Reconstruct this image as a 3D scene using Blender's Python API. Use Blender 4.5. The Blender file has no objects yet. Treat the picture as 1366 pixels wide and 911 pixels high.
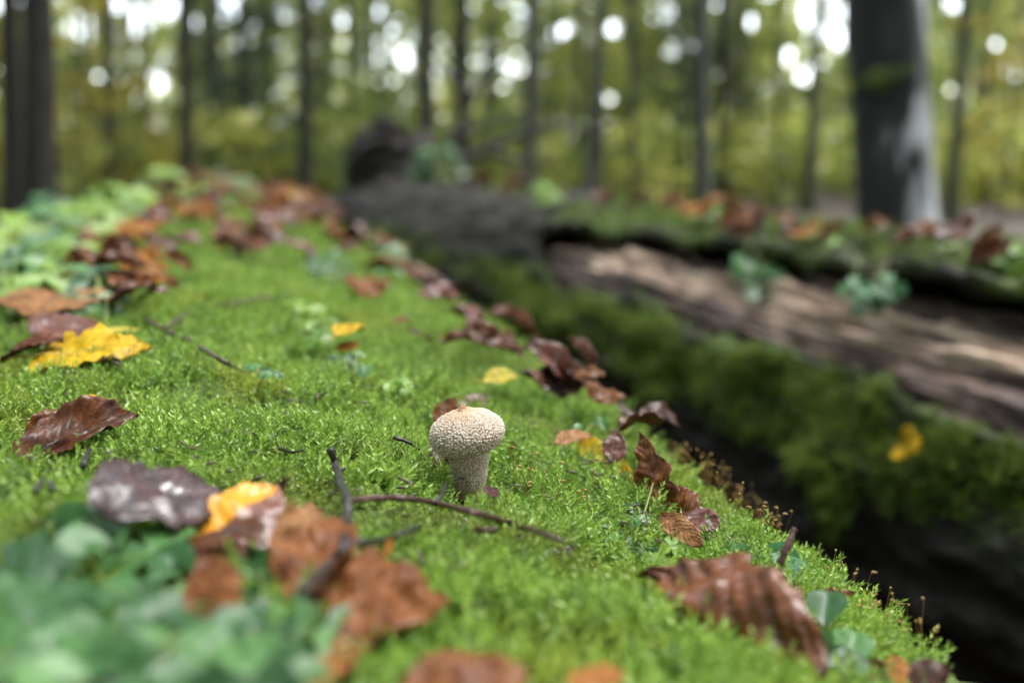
import bpy, math, random
import numpy as np
from mathutils import Vector, Matrix, Euler, noise
from mathutils.bvhtree import BVHTree
from mathutils.kdtree import KDTree

R = math.radians
scene = bpy.context.scene
col = scene.collection
rng = np.random.default_rng(11)
random.seed(7)

# ------------------------------------------------------------------ camera
PITCH = R(10.25)
CAM = Vector((0, 0, 0.85))
FPX = 35.0 / 36.0 * 1366.0
cam_d = bpy.data.cameras.new("camera")
cam = bpy.data.objects.new("camera", cam_d)
col.objects.link(cam)
cam.location = CAM
cam.rotation_euler = (R(90) - PITCH, 0, 0)
cam_d.lens = 35
cam_d.sensor_width = 36
cam_d.clip_start = 0.01
cam_d.clip_end = 2000
cam_d.dof.use_dof = True
cam_d.dof.focus_distance = 0.478
cam_d.dof.aperture_fstop = 3.5
cam_d.dof.aperture_blades = 9
scene.camera = cam

# ------------------------------------------------------------------ sky, sun, exposure
SUN_EL, SUN_AZ = R(60), R(70)          # overcast: a very soft sun high behind the canopy
world = bpy.data.worlds.new("World")
scene.world = world
world.use_nodes = True
wt = world.node_tree
wt.nodes.clear()
sky = wt.nodes.new("ShaderNodeTexSky")
sky.sky_type = 'NISHITA'
sky.sun_disc = False
sky.sun_elevation = SUN_EL
sky.sun_rotation = SUN_AZ
sky.dust_density = 1.5
hs = wt.nodes.new("ShaderNodeHueSaturation")
hs.inputs['Saturation'].default_value = 0.45
bg = wt.nodes.new("ShaderNodeBackground")
bg.inputs['Strength'].default_value = 0.095
wo = wt.nodes.new("ShaderNodeOutputWorld")
wt.links.new(sky.outputs[0], hs.inputs['Color'])
wt.links.new(hs.outputs[0], bg.inputs['Color'])
wt.links.new(bg.outputs[0], wo.inputs['Surface'])
sun_d = bpy.data.lights.new("sun", 'SUN')
sun_d.energy = 1.5
sun_d.angle = R(60)
sun_d.color = (1.0, 0.985, 0.955)
sun = bpy.data.objects.new("sun", sun_d)
col.objects.link(sun)
sdir = Vector((math.sin(SUN_AZ) * math.cos(SUN_EL), math.cos(SUN_AZ) * math.cos(SUN_EL), math.sin(SUN_EL)))
sun.rotation_euler = (-sdir).to_track_quat('-Z', 'Y').to_euler()
sun.location = (0, 0, 30)
scene.view_settings.view_transform = 'Standard'
scene.view_settings.look = 'None'
scene.view_settings.exposure = 3.55
scene.view_settings.gamma = 1.0
scene.cycles.max_bounces = 5
scene.cycles.diffuse_bounces = 3
scene.cycles.glossy_bounces = 2
scene.cycles.transmission_bounces = 3
scene.cycles.transparent_max_bounces = 4
scene.cycles.use_denoising = True

# ------------------------------------------------------------------ helpers
CP, SP = math.cos(PITCH), math.sin(PITCH)


def ray(px, py):
    x = (px - 683.0) / FPX
    y = (455.5 - py) / FPX
    return Vector((x, CP + SP * y, -SP + CP * y))          # depth 1 along the lens axis


def at(px, py, depth):
    return CAM + ray(px, py) * depth


def mesh_obj(name, verts, faces, mat=None, parent=None, smooth=True):
    me = bpy.data.meshes.new(name)
    me.from_pydata([tuple(v) for v in verts], [], faces)
    if smooth:
        me.polygons.foreach_set('use_smooth', [True] * len(me.polygons))
    if mat:
        me.materials.append(mat)
    o = bpy.data.objects.new(name, me)
    col.objects.link(o)
    if parent:
        o.parent = parent
    return o


def inst(name, me, parent=None, mat=None):
    o = bpy.data.objects.new(name, me)
    col.objects.link(o)
    if parent:
        o.parent = parent
    if mat:
        if not me.materials:
            me.materials.append(mat)
        o.material_slots[0].link = 'OBJECT'
        o.material_slots[0].material = mat
    return o


def np_mesh(name, V, F4=None, F3=None):
    """mesh data from numpy arrays (quads and triangles)"""
    me = bpy.data.meshes.new(name)
    V = np.asarray(V, dtype=np.float32)
    me.vertices.add(len(V))
    me.vertices.foreach_set('co', V.ravel())
    loops, starts, tot = [], [], 0
    if F4 is not None and len(F4):
        F4 = np.asarray(F4, dtype=np.int32)
        loops.append(F4.ravel())
        starts.append(np.arange(len(F4)) * 4)
        tot = len(F4) * 4
    if F3 is not None and len(F3):
        F3 = np.asarray(F3, dtype=np.int32)
        loops.append(F3.ravel())
        starts.append(tot + np.arange(len(F3)) * 3)
    L = np.concatenate(loops)
    S = np.concatenate(starts)
    me.loops.add(len(L))
    me.loops.foreach_set('vertex_index', L)
    me.polygons.add(len(S))
    me.polygons.foreach_set('loop_start', S)
    me.update(calc_edges=True)
    return me


def tag(o, label=None, cat=None, group=None, kind=None):
    if label:
        o['label'] = label
    if cat:
        o['category'] = cat
    if group:
        o['group'] = group
    if kind:
        o['kind'] = kind
    return o


def empty(name, loc=(0, 0, 0)):
    o = bpy.data.objects.new(name, None)
    o.empty_display_size = 0.01
    col.objects.link(o)
    o.location = loc
    return o


def fbm(x, y, z, o=3):
    return noise.fractal(Vector((x, y, z)), 1.0, 2.0, o)


def catmull(P, n):
    P = np.asarray(P, float)
    Q = np.vstack([2 * P[0] - P[1], P, 2 * P[-1] - P[-2]])
    out = []
    m = len(P) - 1
    for i in range(n):
        t = i / (n - 1) * m
        k = min(int(t), m - 1)
        f = t - k
        p0, p1, p2, p3 = Q[k], Q[k + 1], Q[k + 2], Q[k + 3]
        out.append(0.5 * (2 * p1 + (p2 - p0) * f + (2 * p0 - 5 * p1 + 4 * p2 - p3) * f * f + (3 * p1 - p0 - 3 * p2 + p3) * f ** 3))
    return np.array(out)


def tube_data(pts, radii, sides=8, n=None, wob=0.0, seed=0, cap=True):
    pts = [Vector(p) for p in pts]
    n = n or len(pts) * 4
    C = catmull([list(p) + [r] for p, r in zip(pts, radii)], n)
    V, F = [], []
    up = Vector((0, 0, 1))
    prev = None
    for i in range(n):
        c = Vector(C[i][:3])
        r = max(C[i][3], 1e-5)
        d = Vector(C[min(i + 1, n - 1)][:3]) - Vector(C[max(i - 1, 0)][:3])
        d.normalize()
        if prev is None:
            prev = d.cross(up) if abs(d.z) < 0.9 else d.cross(Vector((1, 0, 0)))
        prev = (prev - d * prev.dot(d)).normalized()
        b = d.cross(prev)
        for k in range(sides):
            a = 2 * math.pi * k / sides
            q = c + (prev * math.cos(a) + b * math.sin(a)) * r
            if wob:
                f = 1 + wob * fbm(q.x / r * .35 + seed, q.y / r * .35, q.z / r * .22, 2)
                q = c + (q - c) * f
            V.append(q)
    for i in range(n - 1):
        for k in range(sides):
            F.append((i * sides + k, i * sides + (k + 1) % sides, (i + 1) * sides + (k + 1) % sides, (i + 1) * sides + k))
    if cap:
        F.append(tuple(range(sides))[::-1])
        F.append(tuple((n - 1) * sides + k for k in range(sides)))
    return V, F


def tube(name, pts, radii, mat, parent=None, **kw):
    V, F = tube_data(pts, radii, **kw)
    return mesh_obj(name, V, F, mat, parent)


def set_origin(o, p):
    """move a top-level object's origin to p without moving its mesh"""
    p = Vector(p)
    o.data.transform(Matrix.Translation(-p))
    o.location = p


# ------------------------------------------------------------------ materials
def nt(name):
    m = bpy.data.materials.new(name)
    m.use_nodes = True
    t = m.node_tree
    b = t.nodes['Principled BSDF']
    return m, t, b


def N(t, kind, **kw):
    n = t.nodes.new(kind)
    for k, v in kw.items():
        if k in n.inputs:
            n.inputs[k].default_value = v
        else:
            setattr(n, k, v)
    return n


def ramp(t, src, stops, interp='LINEAR'):
    r = t.nodes.new('ShaderNodeValToRGB')
    r.color_ramp.interpolation = interp
    e = r.color_ramp.elements
    e[0].position, e[0].color = stops[0][0], (*stops[0][1], 1)
    e[1].position, e[1].color = stops[-1][0], (*stops[-1][1], 1)
    for p, c in stops[1:-1]:
        k = e.new(p)
        k.color = (*c, 1)
    t.links.new(src, r.inputs[0])
    return r


def mixc(t, fac, a, b, blend='MIX'):
    m = t.nodes.new('ShaderNodeMix')
    m.data_type = 'RGBA'
    m.blend_type = blend
    for s, v in ((0, fac), (6, a), (7, b)):
        if isinstance(v, (int, float)):
            m.inputs[s].default_value = v
        elif isinstance(v, tuple):
            m.inputs[s].default_value = (*v, 1)
        else:
            t.links.new(v, m.inputs[s])
    return m.outputs[2]


def bump(t, b, h, strength=0.5, dist=0.01):
    n = N(t, 'ShaderNodeBump', Strength=strength, Distance=dist)
    t.links.new(h, n.inputs['Height'])
    t.links.new(n.outputs[0], b.inputs['Normal'])


def obj_noise(t, scale, detail=4, rough=0.6, rand=True, gen='Object'):
    tc = t.nodes.new('ShaderNodeTexCoord')
    n = N(t, 'ShaderNodeTexNoise', Scale=scale, Detail=detail, Roughness=rough)
    if rand:
        oi = t.nodes.new('ShaderNodeObjectInfo')
        mu = N(t, 'ShaderNodeMath', operation='MULTIPLY')
        mu.inputs[1].default_value = 57.0
        t.links.new(oi.outputs['Random'], mu.inputs[0])
        ad = N(t, 'ShaderNodeVectorMath', operation='ADD')
        t.links.new(tc.outputs[gen], ad.inputs[0])
        t.links.new(mu.outputs[0], ad.inputs[1])
        t.links.new(ad.outputs[0], n.inputs['Vector'])
    else:
        t.links.new(tc.outputs[gen], n.inputs['Vector'])
    return n


def leaf_mat(name, c1, c2, c3, rough=0.3, trans=0.15, spec=0.5, coat=0.0, ns=5.0):
    """dead or living leaf: mottled colour, translucent blade"""
    m, t, b = nt(name)
    n = obj_noise(t, ns, 5, 0.65)
    r = ramp(t, n.outputs[0], [(0.3, c1), (0.5, c2), (0.68, c3)])
    n2 = obj_noise(t, ns * 7, 3, 0.7)
    r2 = ramp(t, n2.outputs[0], [(0.35, (0.55, 0.5, 0.45)), (0.6, (1, 1, 1))])
    c = mixc(t, 0.7, r.outputs[0], r2.outputs[0], 'MULTIPLY')
    va = N(t, 'ShaderNodeAttribute', attribute_name='vein')
    vr = ramp(t, va.outputs['Fac'], [(0.0, (1, 1, 1)), (0.8, (.55, .48, .42))])
    c = mixc(t, 0.8, c, vr.outputs[0], 'MULTIPLY')
    n5 = obj_noise(t, ns * 2.6, 2, .5)
    sp5 = ramp(t, n5.outputs[0], [(0.66, (1, 1, 1)), (0.72, (.4, .3, .25))])
    c = mixc(t, 0.8, c, sp5.outputs[0], 'MULTIPLY')
    t.links.new(c, b.inputs['Base Color'])
    b.inputs['Roughness'].default_value = rough
    b.inputs['Specular IOR Level'].default_value = spec * .3
    if coat > 0:
        n4 = obj_noise(t, ns * .8, 3, .6)
        r4 = ramp(t, n4.outputs[0], [(0.42, (0, 0, 0)), (0.58, (min(1, coat * 3.5),) * 3)])
        t.links.new(r4.outputs[0], b.inputs['Coat Weight'])
    b.inputs['Coat Roughness'].default_value = 0.1
    bump(t, b, n2.outputs[0], 0.25, 0.02)
    tr = N(t, 'ShaderNodeBsdfTranslucent')
    t.links.new(c, tr.inputs['Color'])
    mx = N(t, 'ShaderNodeMixShader')
    mx.inputs[0].default_value = trans
    out = t.nodes['Material Output']
    t.links.new(b.outputs[0], mx.inputs[1])
    t.links.new(tr.outputs[0], mx.inputs[2])
    t.links.new(mx.outputs[0], out.inputs['Surface'])
    return m


def foliage_mat(name, cols, rough=0.45, trans=0.35, spec=0.3, attr=None, wet=0.0):
    """green leaves; colour varies per object and, where given, per leaf through an attribute"""
    m, t, b = nt(name)
    if attr:
        src = N(t, 'ShaderNodeAttribute', attribute_name=attr).outputs['Fac']
    else:
        src = N(t, 'ShaderNodeObjectInfo').outputs['Random']
    r = ramp(t, src, [(i / (len(cols) - 1), c) for i, c in enumerate(cols)])
    t.links.new(r.outputs[0], b.inputs['Base Color'])
    b.inputs['Roughness'].default_value = rough
    b.inputs['Specular IOR Level'].default_value = spec
    b.inputs['Coat Weight'].default_value = wet
    b.inputs['Coat Roughness'].default_value = 0.1
    tr = N(t, 'ShaderNodeBsdfTranslucent')
    t.links.new(r.outputs[0], tr.inputs['Color'])
    mx = N(t, 'ShaderNodeMixShader')
    mx.inputs[0].default_value = trans
    t.links.new(b.outputs[0], mx.inputs[1])
    t.links.new(tr.outputs[0], mx.inputs[2])
    t.links.new(mx.outputs[0], t.nodes['Material Output'].inputs['Surface'])
    return m


def bark_mat(name, c1, c2, c3, scale=(6, 6, 1.2), rough=0.8, moss=None, mossc=(0.05, 0.09, 0.02), bs=0.6, bd=0.03):
    m, t, b = nt(name)
    tc = t.nodes.new('ShaderNodeTexCoord')
    oi = t.nodes.new('ShaderNodeObjectInfo')
    mu = N(t, 'ShaderNodeMath', operation='MULTIPLY')
    mu.inputs[1].default_value = 40.0
    t.links.new(oi.outputs['Random'], mu.inputs[0])
    mp = N(t, 'ShaderNodeMapping')
    mp.inputs['Scale'].default_value = scale
    t.links.new(tc.outputs['Object'], mp.inputs['Vector'])
    t.links.new(mu.outputs[0], mp.inputs['Location'])
    n = N(t, 'ShaderNodeTexNoise', Scale=2.0, Detail=6, Roughness=0.65)
    t.links.new(mp.outputs[0], n.inputs['Vector'])
    r = ramp(t, n.outputs[0], [(0.34, c1), (0.5, c2), (0.68, c3)])
    c = r.outputs[0]
    if moss is not None:
        n2 = N(t, 'ShaderNodeTexNoise', Scale=moss, Detail=5, Roughness=0.6)
        t.links.new(tc.outputs['Object'], n2.inputs['Vector'])
        at_ = N(t, 'ShaderNodeAttribute', attribute_name='moss')
        ad = N(t, 'ShaderNodeMath', operation='ADD')
        t.links.new(n2.outputs[0], ad.inputs[0])
        t.links.new(at_.outputs['Fac'], ad.inputs[1])
        f = ramp(t, ad.outputs[0], [(0.8, (0, 0, 0)), (1.0, (1, 1, 1))])
        c = mixc(t, f.outputs[0], c, mossc)
    t.links.new(c, b.inputs['Base Color'])
    b.inputs['Roughness'].default_value = rough
    b.inputs['Specular IOR Level'].default_value = 0.2
    bump(t, b, n.outputs[0], bs, bd)
    return m


M = {}
M['moss'] = foliage_mat('moss', [(0.075, 0.14, 0.018), (0.143, 0.25, 0.032), (0.21, 0.34, 0.05), (0.295, 0.415, 0.07)], 0.38, 0.3, 0.4)
def moss_patchwork(m, tint):
    """patches of yellower and browner moss of their own shape"""
    t = m.node_tree
    g_ = t.nodes.new('ShaderNodeNewGeometry')
    n = N(t, 'ShaderNodeTexNoise', Scale=11.0, Detail=4, Roughness=0.6)
    t.links.new(g_.outputs['Position'], n.inputs['Vector'])
    f = ramp(t, n.outputs[0], [(0.36, (1, 1, 1)), (0.48, (0, 0, 0)), (0.56, (0, 0, 0)), (0.7, (.8, .8, .8))])
    n2 = N(t, 'ShaderNodeTexNoise', Scale=4.0, Detail=3, Roughness=0.6)
    t.links.new(g_.outputs['Position'], n2.inputs['Vector'])
    sel = ramp(t, n2.outputs[0], [(0.45, tint[0]), (0.58, tint[1])])
    rmp = [x for x in t.nodes if x.type == 'VALTORGB' and x not in (f, sel)][0]
    half = N(t, 'ShaderNodeMath', operation='MULTIPLY')
    half.inputs[1].default_value = .55
    t.links.new(f.outputs[0], half.inputs[0])
    c = mixc(t, half.outputs[0], rmp.outputs[0], sel.outputs[0])
    for l in list(t.links):
        if l.from_node == rmp and l.to_socket.name in ('Base Color', 'Color'):
            t.links.new(c, l.to_socket)


moss_patchwork(M['moss'], ((0.30, 0.33, 0.03), (0.16, 0.17, 0.03)))
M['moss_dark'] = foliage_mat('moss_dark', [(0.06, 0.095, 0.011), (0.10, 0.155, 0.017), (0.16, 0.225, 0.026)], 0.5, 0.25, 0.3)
M['log_bark'] = bark_mat('log_bark', (0.012, 0.009, 0.006), (0.03, 0.02, 0.013), (0.06, 0.042, 0.028), (4, 4, 4), 0.75, moss=9.0, mossc=(0.045, 0.07, 0.010))
M['fallen_bark'] = bark_mat('fallen_bark', (0.006, 0.005, 0.004), (0.014, 0.011, 0.009), (0.035, 0.03, 0.026), (5, 2, 5), 0.75, moss=6.0, mossc=(0.035, 0.055, 0.009), bs=0.8)
M['trunk'] = bark_mat('trunk', (0.022, 0.021, 0.018), (0.05, 0.05, 0.042), (0.10, 0.10, 0.085), (5, 5, 0.9))
M['trunk_green'] = bark_mat('trunk_green', (0.022, 0.025, 0.014), (0.048, 0.055, 0.03), (0.085, 0.09, 0.055), (5, 5, 0.9))
M['trunk_dark'] = bark_mat('trunk_dark', (0.010, 0.009, 0.008), (0.022, 0.02, 0.017), (0.045, 0.042, 0.035), (5, 5, 0.9))


def big_bark():
    m, t, b = nt('beech_bark_lichen')
    tc = t.nodes.new('ShaderNodeTexCoord')
    mp = N(t, 'ShaderNodeMapping')
    mp.inputs['Scale'].default_value = (4, 4, 1.4)
    t.links.new(tc.outputs['Object'], mp.inputs['Vector'])
    n = N(t, 'ShaderNodeTexNoise', Scale=1.3, Detail=7, Roughness=0.6)
    t.links.new(mp.outputs[0], n.inputs['Vector'])
    at_ = N(t, 'ShaderNodeAttribute', attribute_name='lichen')
    ad = N(t, 'ShaderNodeMath', operation='ADD')
    t.links.new(n.outputs[0], ad.inputs[0])
    t.links.new(at_.outputs['Fac'], ad.inputs[1])
    r = ramp(t, ad.outputs[0], [(0.30, (0.006, 0.006, 0.005)), (0.62, (0.022, 0.021, 0.019)), (0.76, (0.2, 0.2, 0.205)), (1.0, (0.5, 0.5, 0.52))])
    t.links.new(r.outputs[0], b.inputs['Base Color'])
    b.inputs['Roughness'].default_value = 0.85
    bump(t, b, n.outputs[0], 0.5, 0.03)
    return m


M['big_bark'] = big_bark()


def wood_mat():
    m, t, b = nt('rotten_wood')
    tc = t.nodes.new('ShaderNodeTexCoord')
    mp = N(t, 'ShaderNodeMapping')
    mp.inputs['Scale'].default_value = (14, 1.6, 14)
    t.links.new(tc.outputs['Object'], mp.inputs['Vector'])
    n = N(t, 'ShaderNodeTexNoise', Scale=1.6, Detail=6, Roughness=0.6)
    t.links.new(mp.outputs[0], n.inputs['Vector'])
    n2 = N(t, 'ShaderNodeTexNoise', Scale=3.2, Detail=3, Roughness=0.6)
    t.links.new(tc.outputs['Object'], n2.inputs['Vector'])
    r = ramp(t, n.outputs[0], [(0.3, (0.08, 0.045, 0.03)), (0.48, (0.30, 0.195, 0.135)), (0.62, (0.50, 0.37, 0.27))])
    at_ = N(t, 'ShaderNodeAttribute', attribute_name='rot')
    ad = N(t, 'ShaderNodeMath', operation='ADD')
    t.links.new(n2.outputs[0], ad.inputs[0])
    t.links.new(at_.outputs['Fac'], ad.inputs[1])
    f = ramp(t, ad.outputs[0], [(0.62, (0, 0, 0)), (0.95, (1, 1, 1))])
    c = mixc(t, f.outputs[0], r.outputs[0], (0.055, 0.03, 0.024))
    t.links.new(c, b.inputs['Base Color'])
    b.inputs['Roughness'].default_value = 0.6
    bump(t, b, n.outputs[0], 0.7, 0.03)
    return m


M['wood'] = wood_mat()


def ground_mat():
    m, t, b = nt('forest_floor')
    n = obj_noise(t, 9.0, 6, 0.7, rand=False)
    r = ramp(t, n.outputs[0], [(0.32, (0.006, 0.004, 0.003)), (0.5, (0.022, 0.013, 0.007)), (0.7, (0.06, 0.033, 0.016))])
    t.links.new(r.outputs[0], b.inputs['Base Color'])
    b.inputs['Roughness'].default_value = 0.9
    bump(t, b, n.outputs[0], 0.6, 0.05)
    return m


M['ground'] = ground_mat()


def twig_mat(name, a, b_, c, rough=0.4):
    m, t, b = nt(name)
    n = obj_noise(t, 130.0, 4, 0.65)
    r = ramp(t, n.outputs[0], [(0.3, a), (0.52, b_), (0.72, c)])
    t.links.new(r.outputs[0], b.inputs['Base Color'])
    b.inputs['Roughness'].default_value = rough
    b.inputs['Specular IOR Level'].default_value = 0.3
    bump(t, b, n.outputs[0], 0.7, 0.002)
    return m


M['twig_dark'] = twig_mat('twig_dark', (0.005, 0.004, 0.004), (0.013, 0.010, 0.009), (0.045, 0.038, 0.037))
M['twig_red'] = twig_mat('twig_red', (0.012, 0.005, 0.004), (0.04, 0.012, 0.010), (0.09, 0.038, 0.035), 0.35)
M['twig_brown'] = twig_mat('twig_brown', (0.02, 0.012, 0.008), (0.05, 0.03, 0.02), (0.1, 0.07, 0.05), 0.5)

# dead leaves (ns = noise scale in leaf lengths)
M['brown'] = leaf_mat('leaf_brown', (0.028, 0.008, 0.003), (0.08, 0.025, 0.008), (0.155, 0.058, 0.02), 0.38, 0.15, 0.35, 0.14)
M['russet'] = leaf_mat('leaf_russet', (0.055, 0.017, 0.004), (0.135, 0.048, 0.011), (0.23, 0.098, 0.022), 0.41, 0.25, 0.35, 0.12)
M['tan'] = leaf_mat('leaf_tan', (0.13, 0.055, 0.02), (0.24, 0.115, 0.045), (0.34, 0.195, 0.09), 0.51, 0.15, 0.28, 0.04)
M['copper'] = leaf_mat('leaf_copper', (0.085, 0.026, 0.007), (0.175, 0.062, 0.018), (0.25, 0.11, 0.04), 0.48, 0.15, 0.32, 0.06)
M['orange'] = leaf_mat('leaf_orange', (0.19, 0.065, 0.010), (0.29, 0.11, 0.018), (0.38, 0.165, 0.035), 0.46, 0.25, 0.28, 0.04)
M['purple'] = leaf_mat('leaf_purple', (0.02, 0.009, 0.009), (0.045, 0.02, 0.02), (0.085, 0.042, 0.04), 0.22, 0.1, 0.6, 0.7)
M['mauve'] = leaf_mat('leaf_mauve', (0.05, 0.017, 0.011), (0.11, 0.038, 0.025), (0.17, 0.068, 0.045), 0.34, 0.1, 0.42, 0.20)
M['dark'] = leaf_mat('leaf_dark', (0.018, 0.008, 0.006), (0.05, 0.018, 0.012), (0.10, 0.04, 0.025), 0.36, 0.1, 0.35, 0.16)
M['yellow'] = leaf_mat('leaf_yellow', (0.38, 0.22, 0.006), (0.52, 0.33, 0.008), (0.6, 0.42, 0.02), 0.44, 0.25, 0.35, 0.06)
M['lemon'] = leaf_mat('leaf_lemon', (0.34, 0.27, 0.03), (0.45, 0.38, 0.05), (0.5, 0.44, 0.09), 0.46, 0.25, 0.35, 0.04)


def two_tone(name, ca, cb, thr, rough_a, rough_b, spots=(0.16, 0.05, 0.015)):
    """a leaf half turned: colour ca on the side +Y of the midrib, cb on the other"""
    m, t, b = nt(name)
    tc = t.nodes.new('ShaderNodeTexCoord')
    sx = t.nodes.new('ShaderNodeSeparateXYZ')
    t.links.new(tc.outputs['Object'], sx.inputs[0])
    n = obj_noise(t, 9.0, 5, 0.7)
    n2 = obj_noise(t, 26.0, 4, 0.7)
    ad = N(t, 'ShaderNodeMath', operation='MULTIPLY_ADD')
    ad.inputs[1].default_value = 0.22
    t.links.new(n.outputs[0], ad.inputs[0])
    t.links.new(sx.outputs['Y'], ad.inputs[2])
    f = ramp(t, ad.outputs[0], [(thr, (0, 0, 0)), (thr + 0.05, (1, 1, 1))])
    sp = ramp(t, n2.outputs[0], [(0.36, (1, 1, 1)), (0.46, (0, 0, 0))])
    a2 = mixc(t, sp.outputs[0], ca, spots)
    r2 = ramp(t, n.outputs[0], [(0.3, tuple(x * 0.5 for x in cb)), (0.65, cb)])
    c = mixc(t, f.outputs[0], r2.outputs[0], a2)
    t.links.new(c, b.inputs['Base Color'])
    mr = N(t, 'ShaderNodeMapRange')
    mr.inputs['To Min'].default_value = rough_b
    mr.inputs['To Max'].default_value = rough_a
    t.links.new(f.outputs[0], mr.inputs['Value'])
    t.links.new(mr.outputs[0], b.inputs['Roughness'])
    b.inputs['Coat Weight'].default_value = 0.6
    b.inputs['Specular IOR Level'].default_value = 0.1
    b.inputs['Coat Roughness'].default_value = 0.1
    bump(t, b, n2.outputs[0], 0.3, 0.02)
    return m


M['half_yellow'] = two_tone('leaf_half_yellow', (0.52, 0.22, 0.008), (0.13, 0.035, 0.013), 0.06, 0.45, 0.22)
M['half_orange'] = two_tone('leaf_half_orange', (0.20, 0.058, 0.006), (0.13, 0.040, 0.012), 0.10, 0.4, 0.25, (0.06, 0.02, 0.008))

M['sorrel'] = foliage_mat('sorrel', [(0.014, 0.046, 0.012), (0.032, 0.092, 0.024), (0.075, 0.16, 0.045)], 0.42, 0.15, 0.18, wet=.16)
M['sorrel_pale'] = foliage_mat('sorrel_pale', [(0.07, 0.15, 0.016), (0.11, 0.20, 0.022), (0.17, 0.26, 0.035)], 0.45, 0.25, 0.2, wet=.2)
M['ivy'] = foliage_mat('ivy', [(0.022, 0.075, 0.028), (0.035, 0.11, 0.038), (0.06, 0.15, 0.05)], 0.35, 0.1, 0.25, wet=.15)
M['stalk_green'] = foliage_mat('stalk_green', [(0.1, 0.16, 0.03), (0.16, 0.14, 0.04)], 0.4, 0.1)
M['stalk_brown'] = twig_mat('stalk_brown', (0.06, 0.025, 0.01), (0.13, 0.06, 0.025), (0.2, 0.1, 0.05), 0.5)
M['stalk_yellow'] = foliage_mat('stalk_yellow', [(0.42, 0.3, 0.06), (0.5, 0.36, 0.1)], 0.4, 0.1)
M['seta'] = foliage_mat('seta', [(0.28, 0.17, 0.05), (0.3, 0.18, 0.05)], 0.4, 0.2)
M['tree_leaf_yellow'] = foliage_mat('tree_leaf_yellow', [(0.09, 0.10, 0.012), (0.24, 0.20, 0.02), (0.38, 0.29, 0.03)], 0.5, 0.45, 0.3, 'tone')
M['tree_leaf_lime'] = foliage_mat('tree_leaf_lime', [(0.075, 0.105, 0.028), (0.24, 0.275, 0.06), (0.50, 0.48, 0.12)], 0.5, 0.45, 0.3, 'tone')
M['tree_leaf_green'] = foliage_mat('tree_leaf_green', [(0.05, 0.09, 0.024), (0.12, 0.185, 0.045), (0.26, 0.30, 0.07)], 0.5, 0.45, 0.3, 'tone')
M['needle'] = foliage_mat('needle', [(0.018, 0.035, 0.02), (0.035, 0.06, 0.03), (0.06, 0.085, 0.045)], 0.6, 0.2, 0.3, 'tone')

# ------------------------------------------------------------------ forest floor
g = []
NG = 90
ext = np.concatenate([-np.geomspace(400, 1.0, NG // 2), np.geomspace(1.0, 400, NG // 2)])
for yy in ext:
    for xx in ext:
        d = math.hypot(xx, yy)
        h = 0.05 * fbm(xx * .6, yy * .6, 0, 3) * min(1, d) + 0.010 * max(0, d - 12)
        g.append((xx, yy + 3, h))
gf = [(j * NG + i, j * NG + i + 1, (j + 1) * NG + i + 1, (j + 1) * NG + i) for j in range(NG - 1) for i in range(NG - 1)]
ground = mesh_obj('forest_floor', g, gf, M['ground'])
tag(ground, 'brown leaf litter ground of the wood around the logs', 'ground', kind='structure')


def ground_z(x, y):
    d = math.hypot(x, y - 3)
    return 0.05 * fbm(x * .6, (y - 3) * .6, 0, 3) * min(1, d) + 0.010 * max(0, d - 12)


# ------------------------------------------------------------------ the mossy log under the mushroom
YAW1 = R(14.46)
D1 = Vector((-math.sin(YAW1), math.cos(YAW1), 0))
U1 = Vector((math.cos(YAW1), math.sin(YAW1), 0))
prof = catmull([(-.60, -.86), (-.72, -.64), (-.71, -.42), (-.60, -.25), (-.43, -.168), (-.25, -.137), (-.08, -.130), (.095, -.155), (.2, -.185),
                (.296, -.232), (.365, -.315), (.405, -.43), (.40, -.58), (.34, -.74), (.26, -.86)], 121)
a_st = np.concatenate([np.linspace(-.7, .0, 24)[:-1], np.linspace(0, 1.3, 150)[:-1], np.geomspace(1.3, 7.0, 110)])
NA, NP = len(a_st), len(prof)
LOG1 = np.zeros((NA, NP, 3))
mossv = np.zeros((NA, NP))
cu, cz = -.15, -.5
for i, a in enumerate(a_st):
    tp = 1.0
    endt = min(1.0, (7.0 - a) / 0.5) ** 0.5 if a > 6.5 else 1.0
    off = 0.03 * fbm(a * .9, 3.1, 0, 2) * min(1, max(0, a - .55) / .5)
    for j in range(NP):
        u, z = prof[j]
        du, dz = u - cu, z - cz
        r = math.hypot(du, dz)
        f = 1 + 0.035 * fbm(u * 2.2 + 5, z * 2.2, a * 1.1, 3) * min(1, abs(a - .46) * 2 + .15)
        f += 0.024 * fbm(u * 16, z * 16, a * 14, 3) / r * .5
        f += 0.016 * fbm(u * 38, z * 38, a * 34, 2) / r * .5
        f *= (0.75 + 0.25 * endt) * tp if a > 0 else 1
        p = CAM + D1 * a + U1 * (cu + du * f + off) + Vector((0, 0, cz + dz * f))
        LOG1[i, j] = p
        up = dz / r
        mossv[i, j] = 0.55 * min(1, max(0, (up - .1) * 2.2)) - (0.25 if u < -.62 else 0)
V = LOG1.reshape(-1, 3)
F = [(i * NP + j, i * NP + j + 1, (i + 1) * NP + j + 1, (i + 1) * NP + j) for i in range(NA - 1) for j in range(NP - 1)]
F.append(tuple((NA - 1) * NP + j for j in range(NP)))
F.append(tuple(range(NP))[::-1])
F = [f[::-1] for f in F]
log1 = empty('mossy_log', CAM + D1 * 3.0 + U1 * cu + Vector((0, 0, -.84)))
tag(log1, 'broad fallen log covered in bright moss and leaves, carrying the puffball', 'log')
bark1 = mesh_obj('bark', V - np.array(log1.location), F, M['log_bark'], log1)
at_ = bark1.data.attributes.new('moss', 'FLOAT', 'POINT')
at_.data.foreach_set('value', mossv.ravel())
bvh1 = BVHTree.FromPolygons([Vector(v) for v in V], F[:-2])
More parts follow.
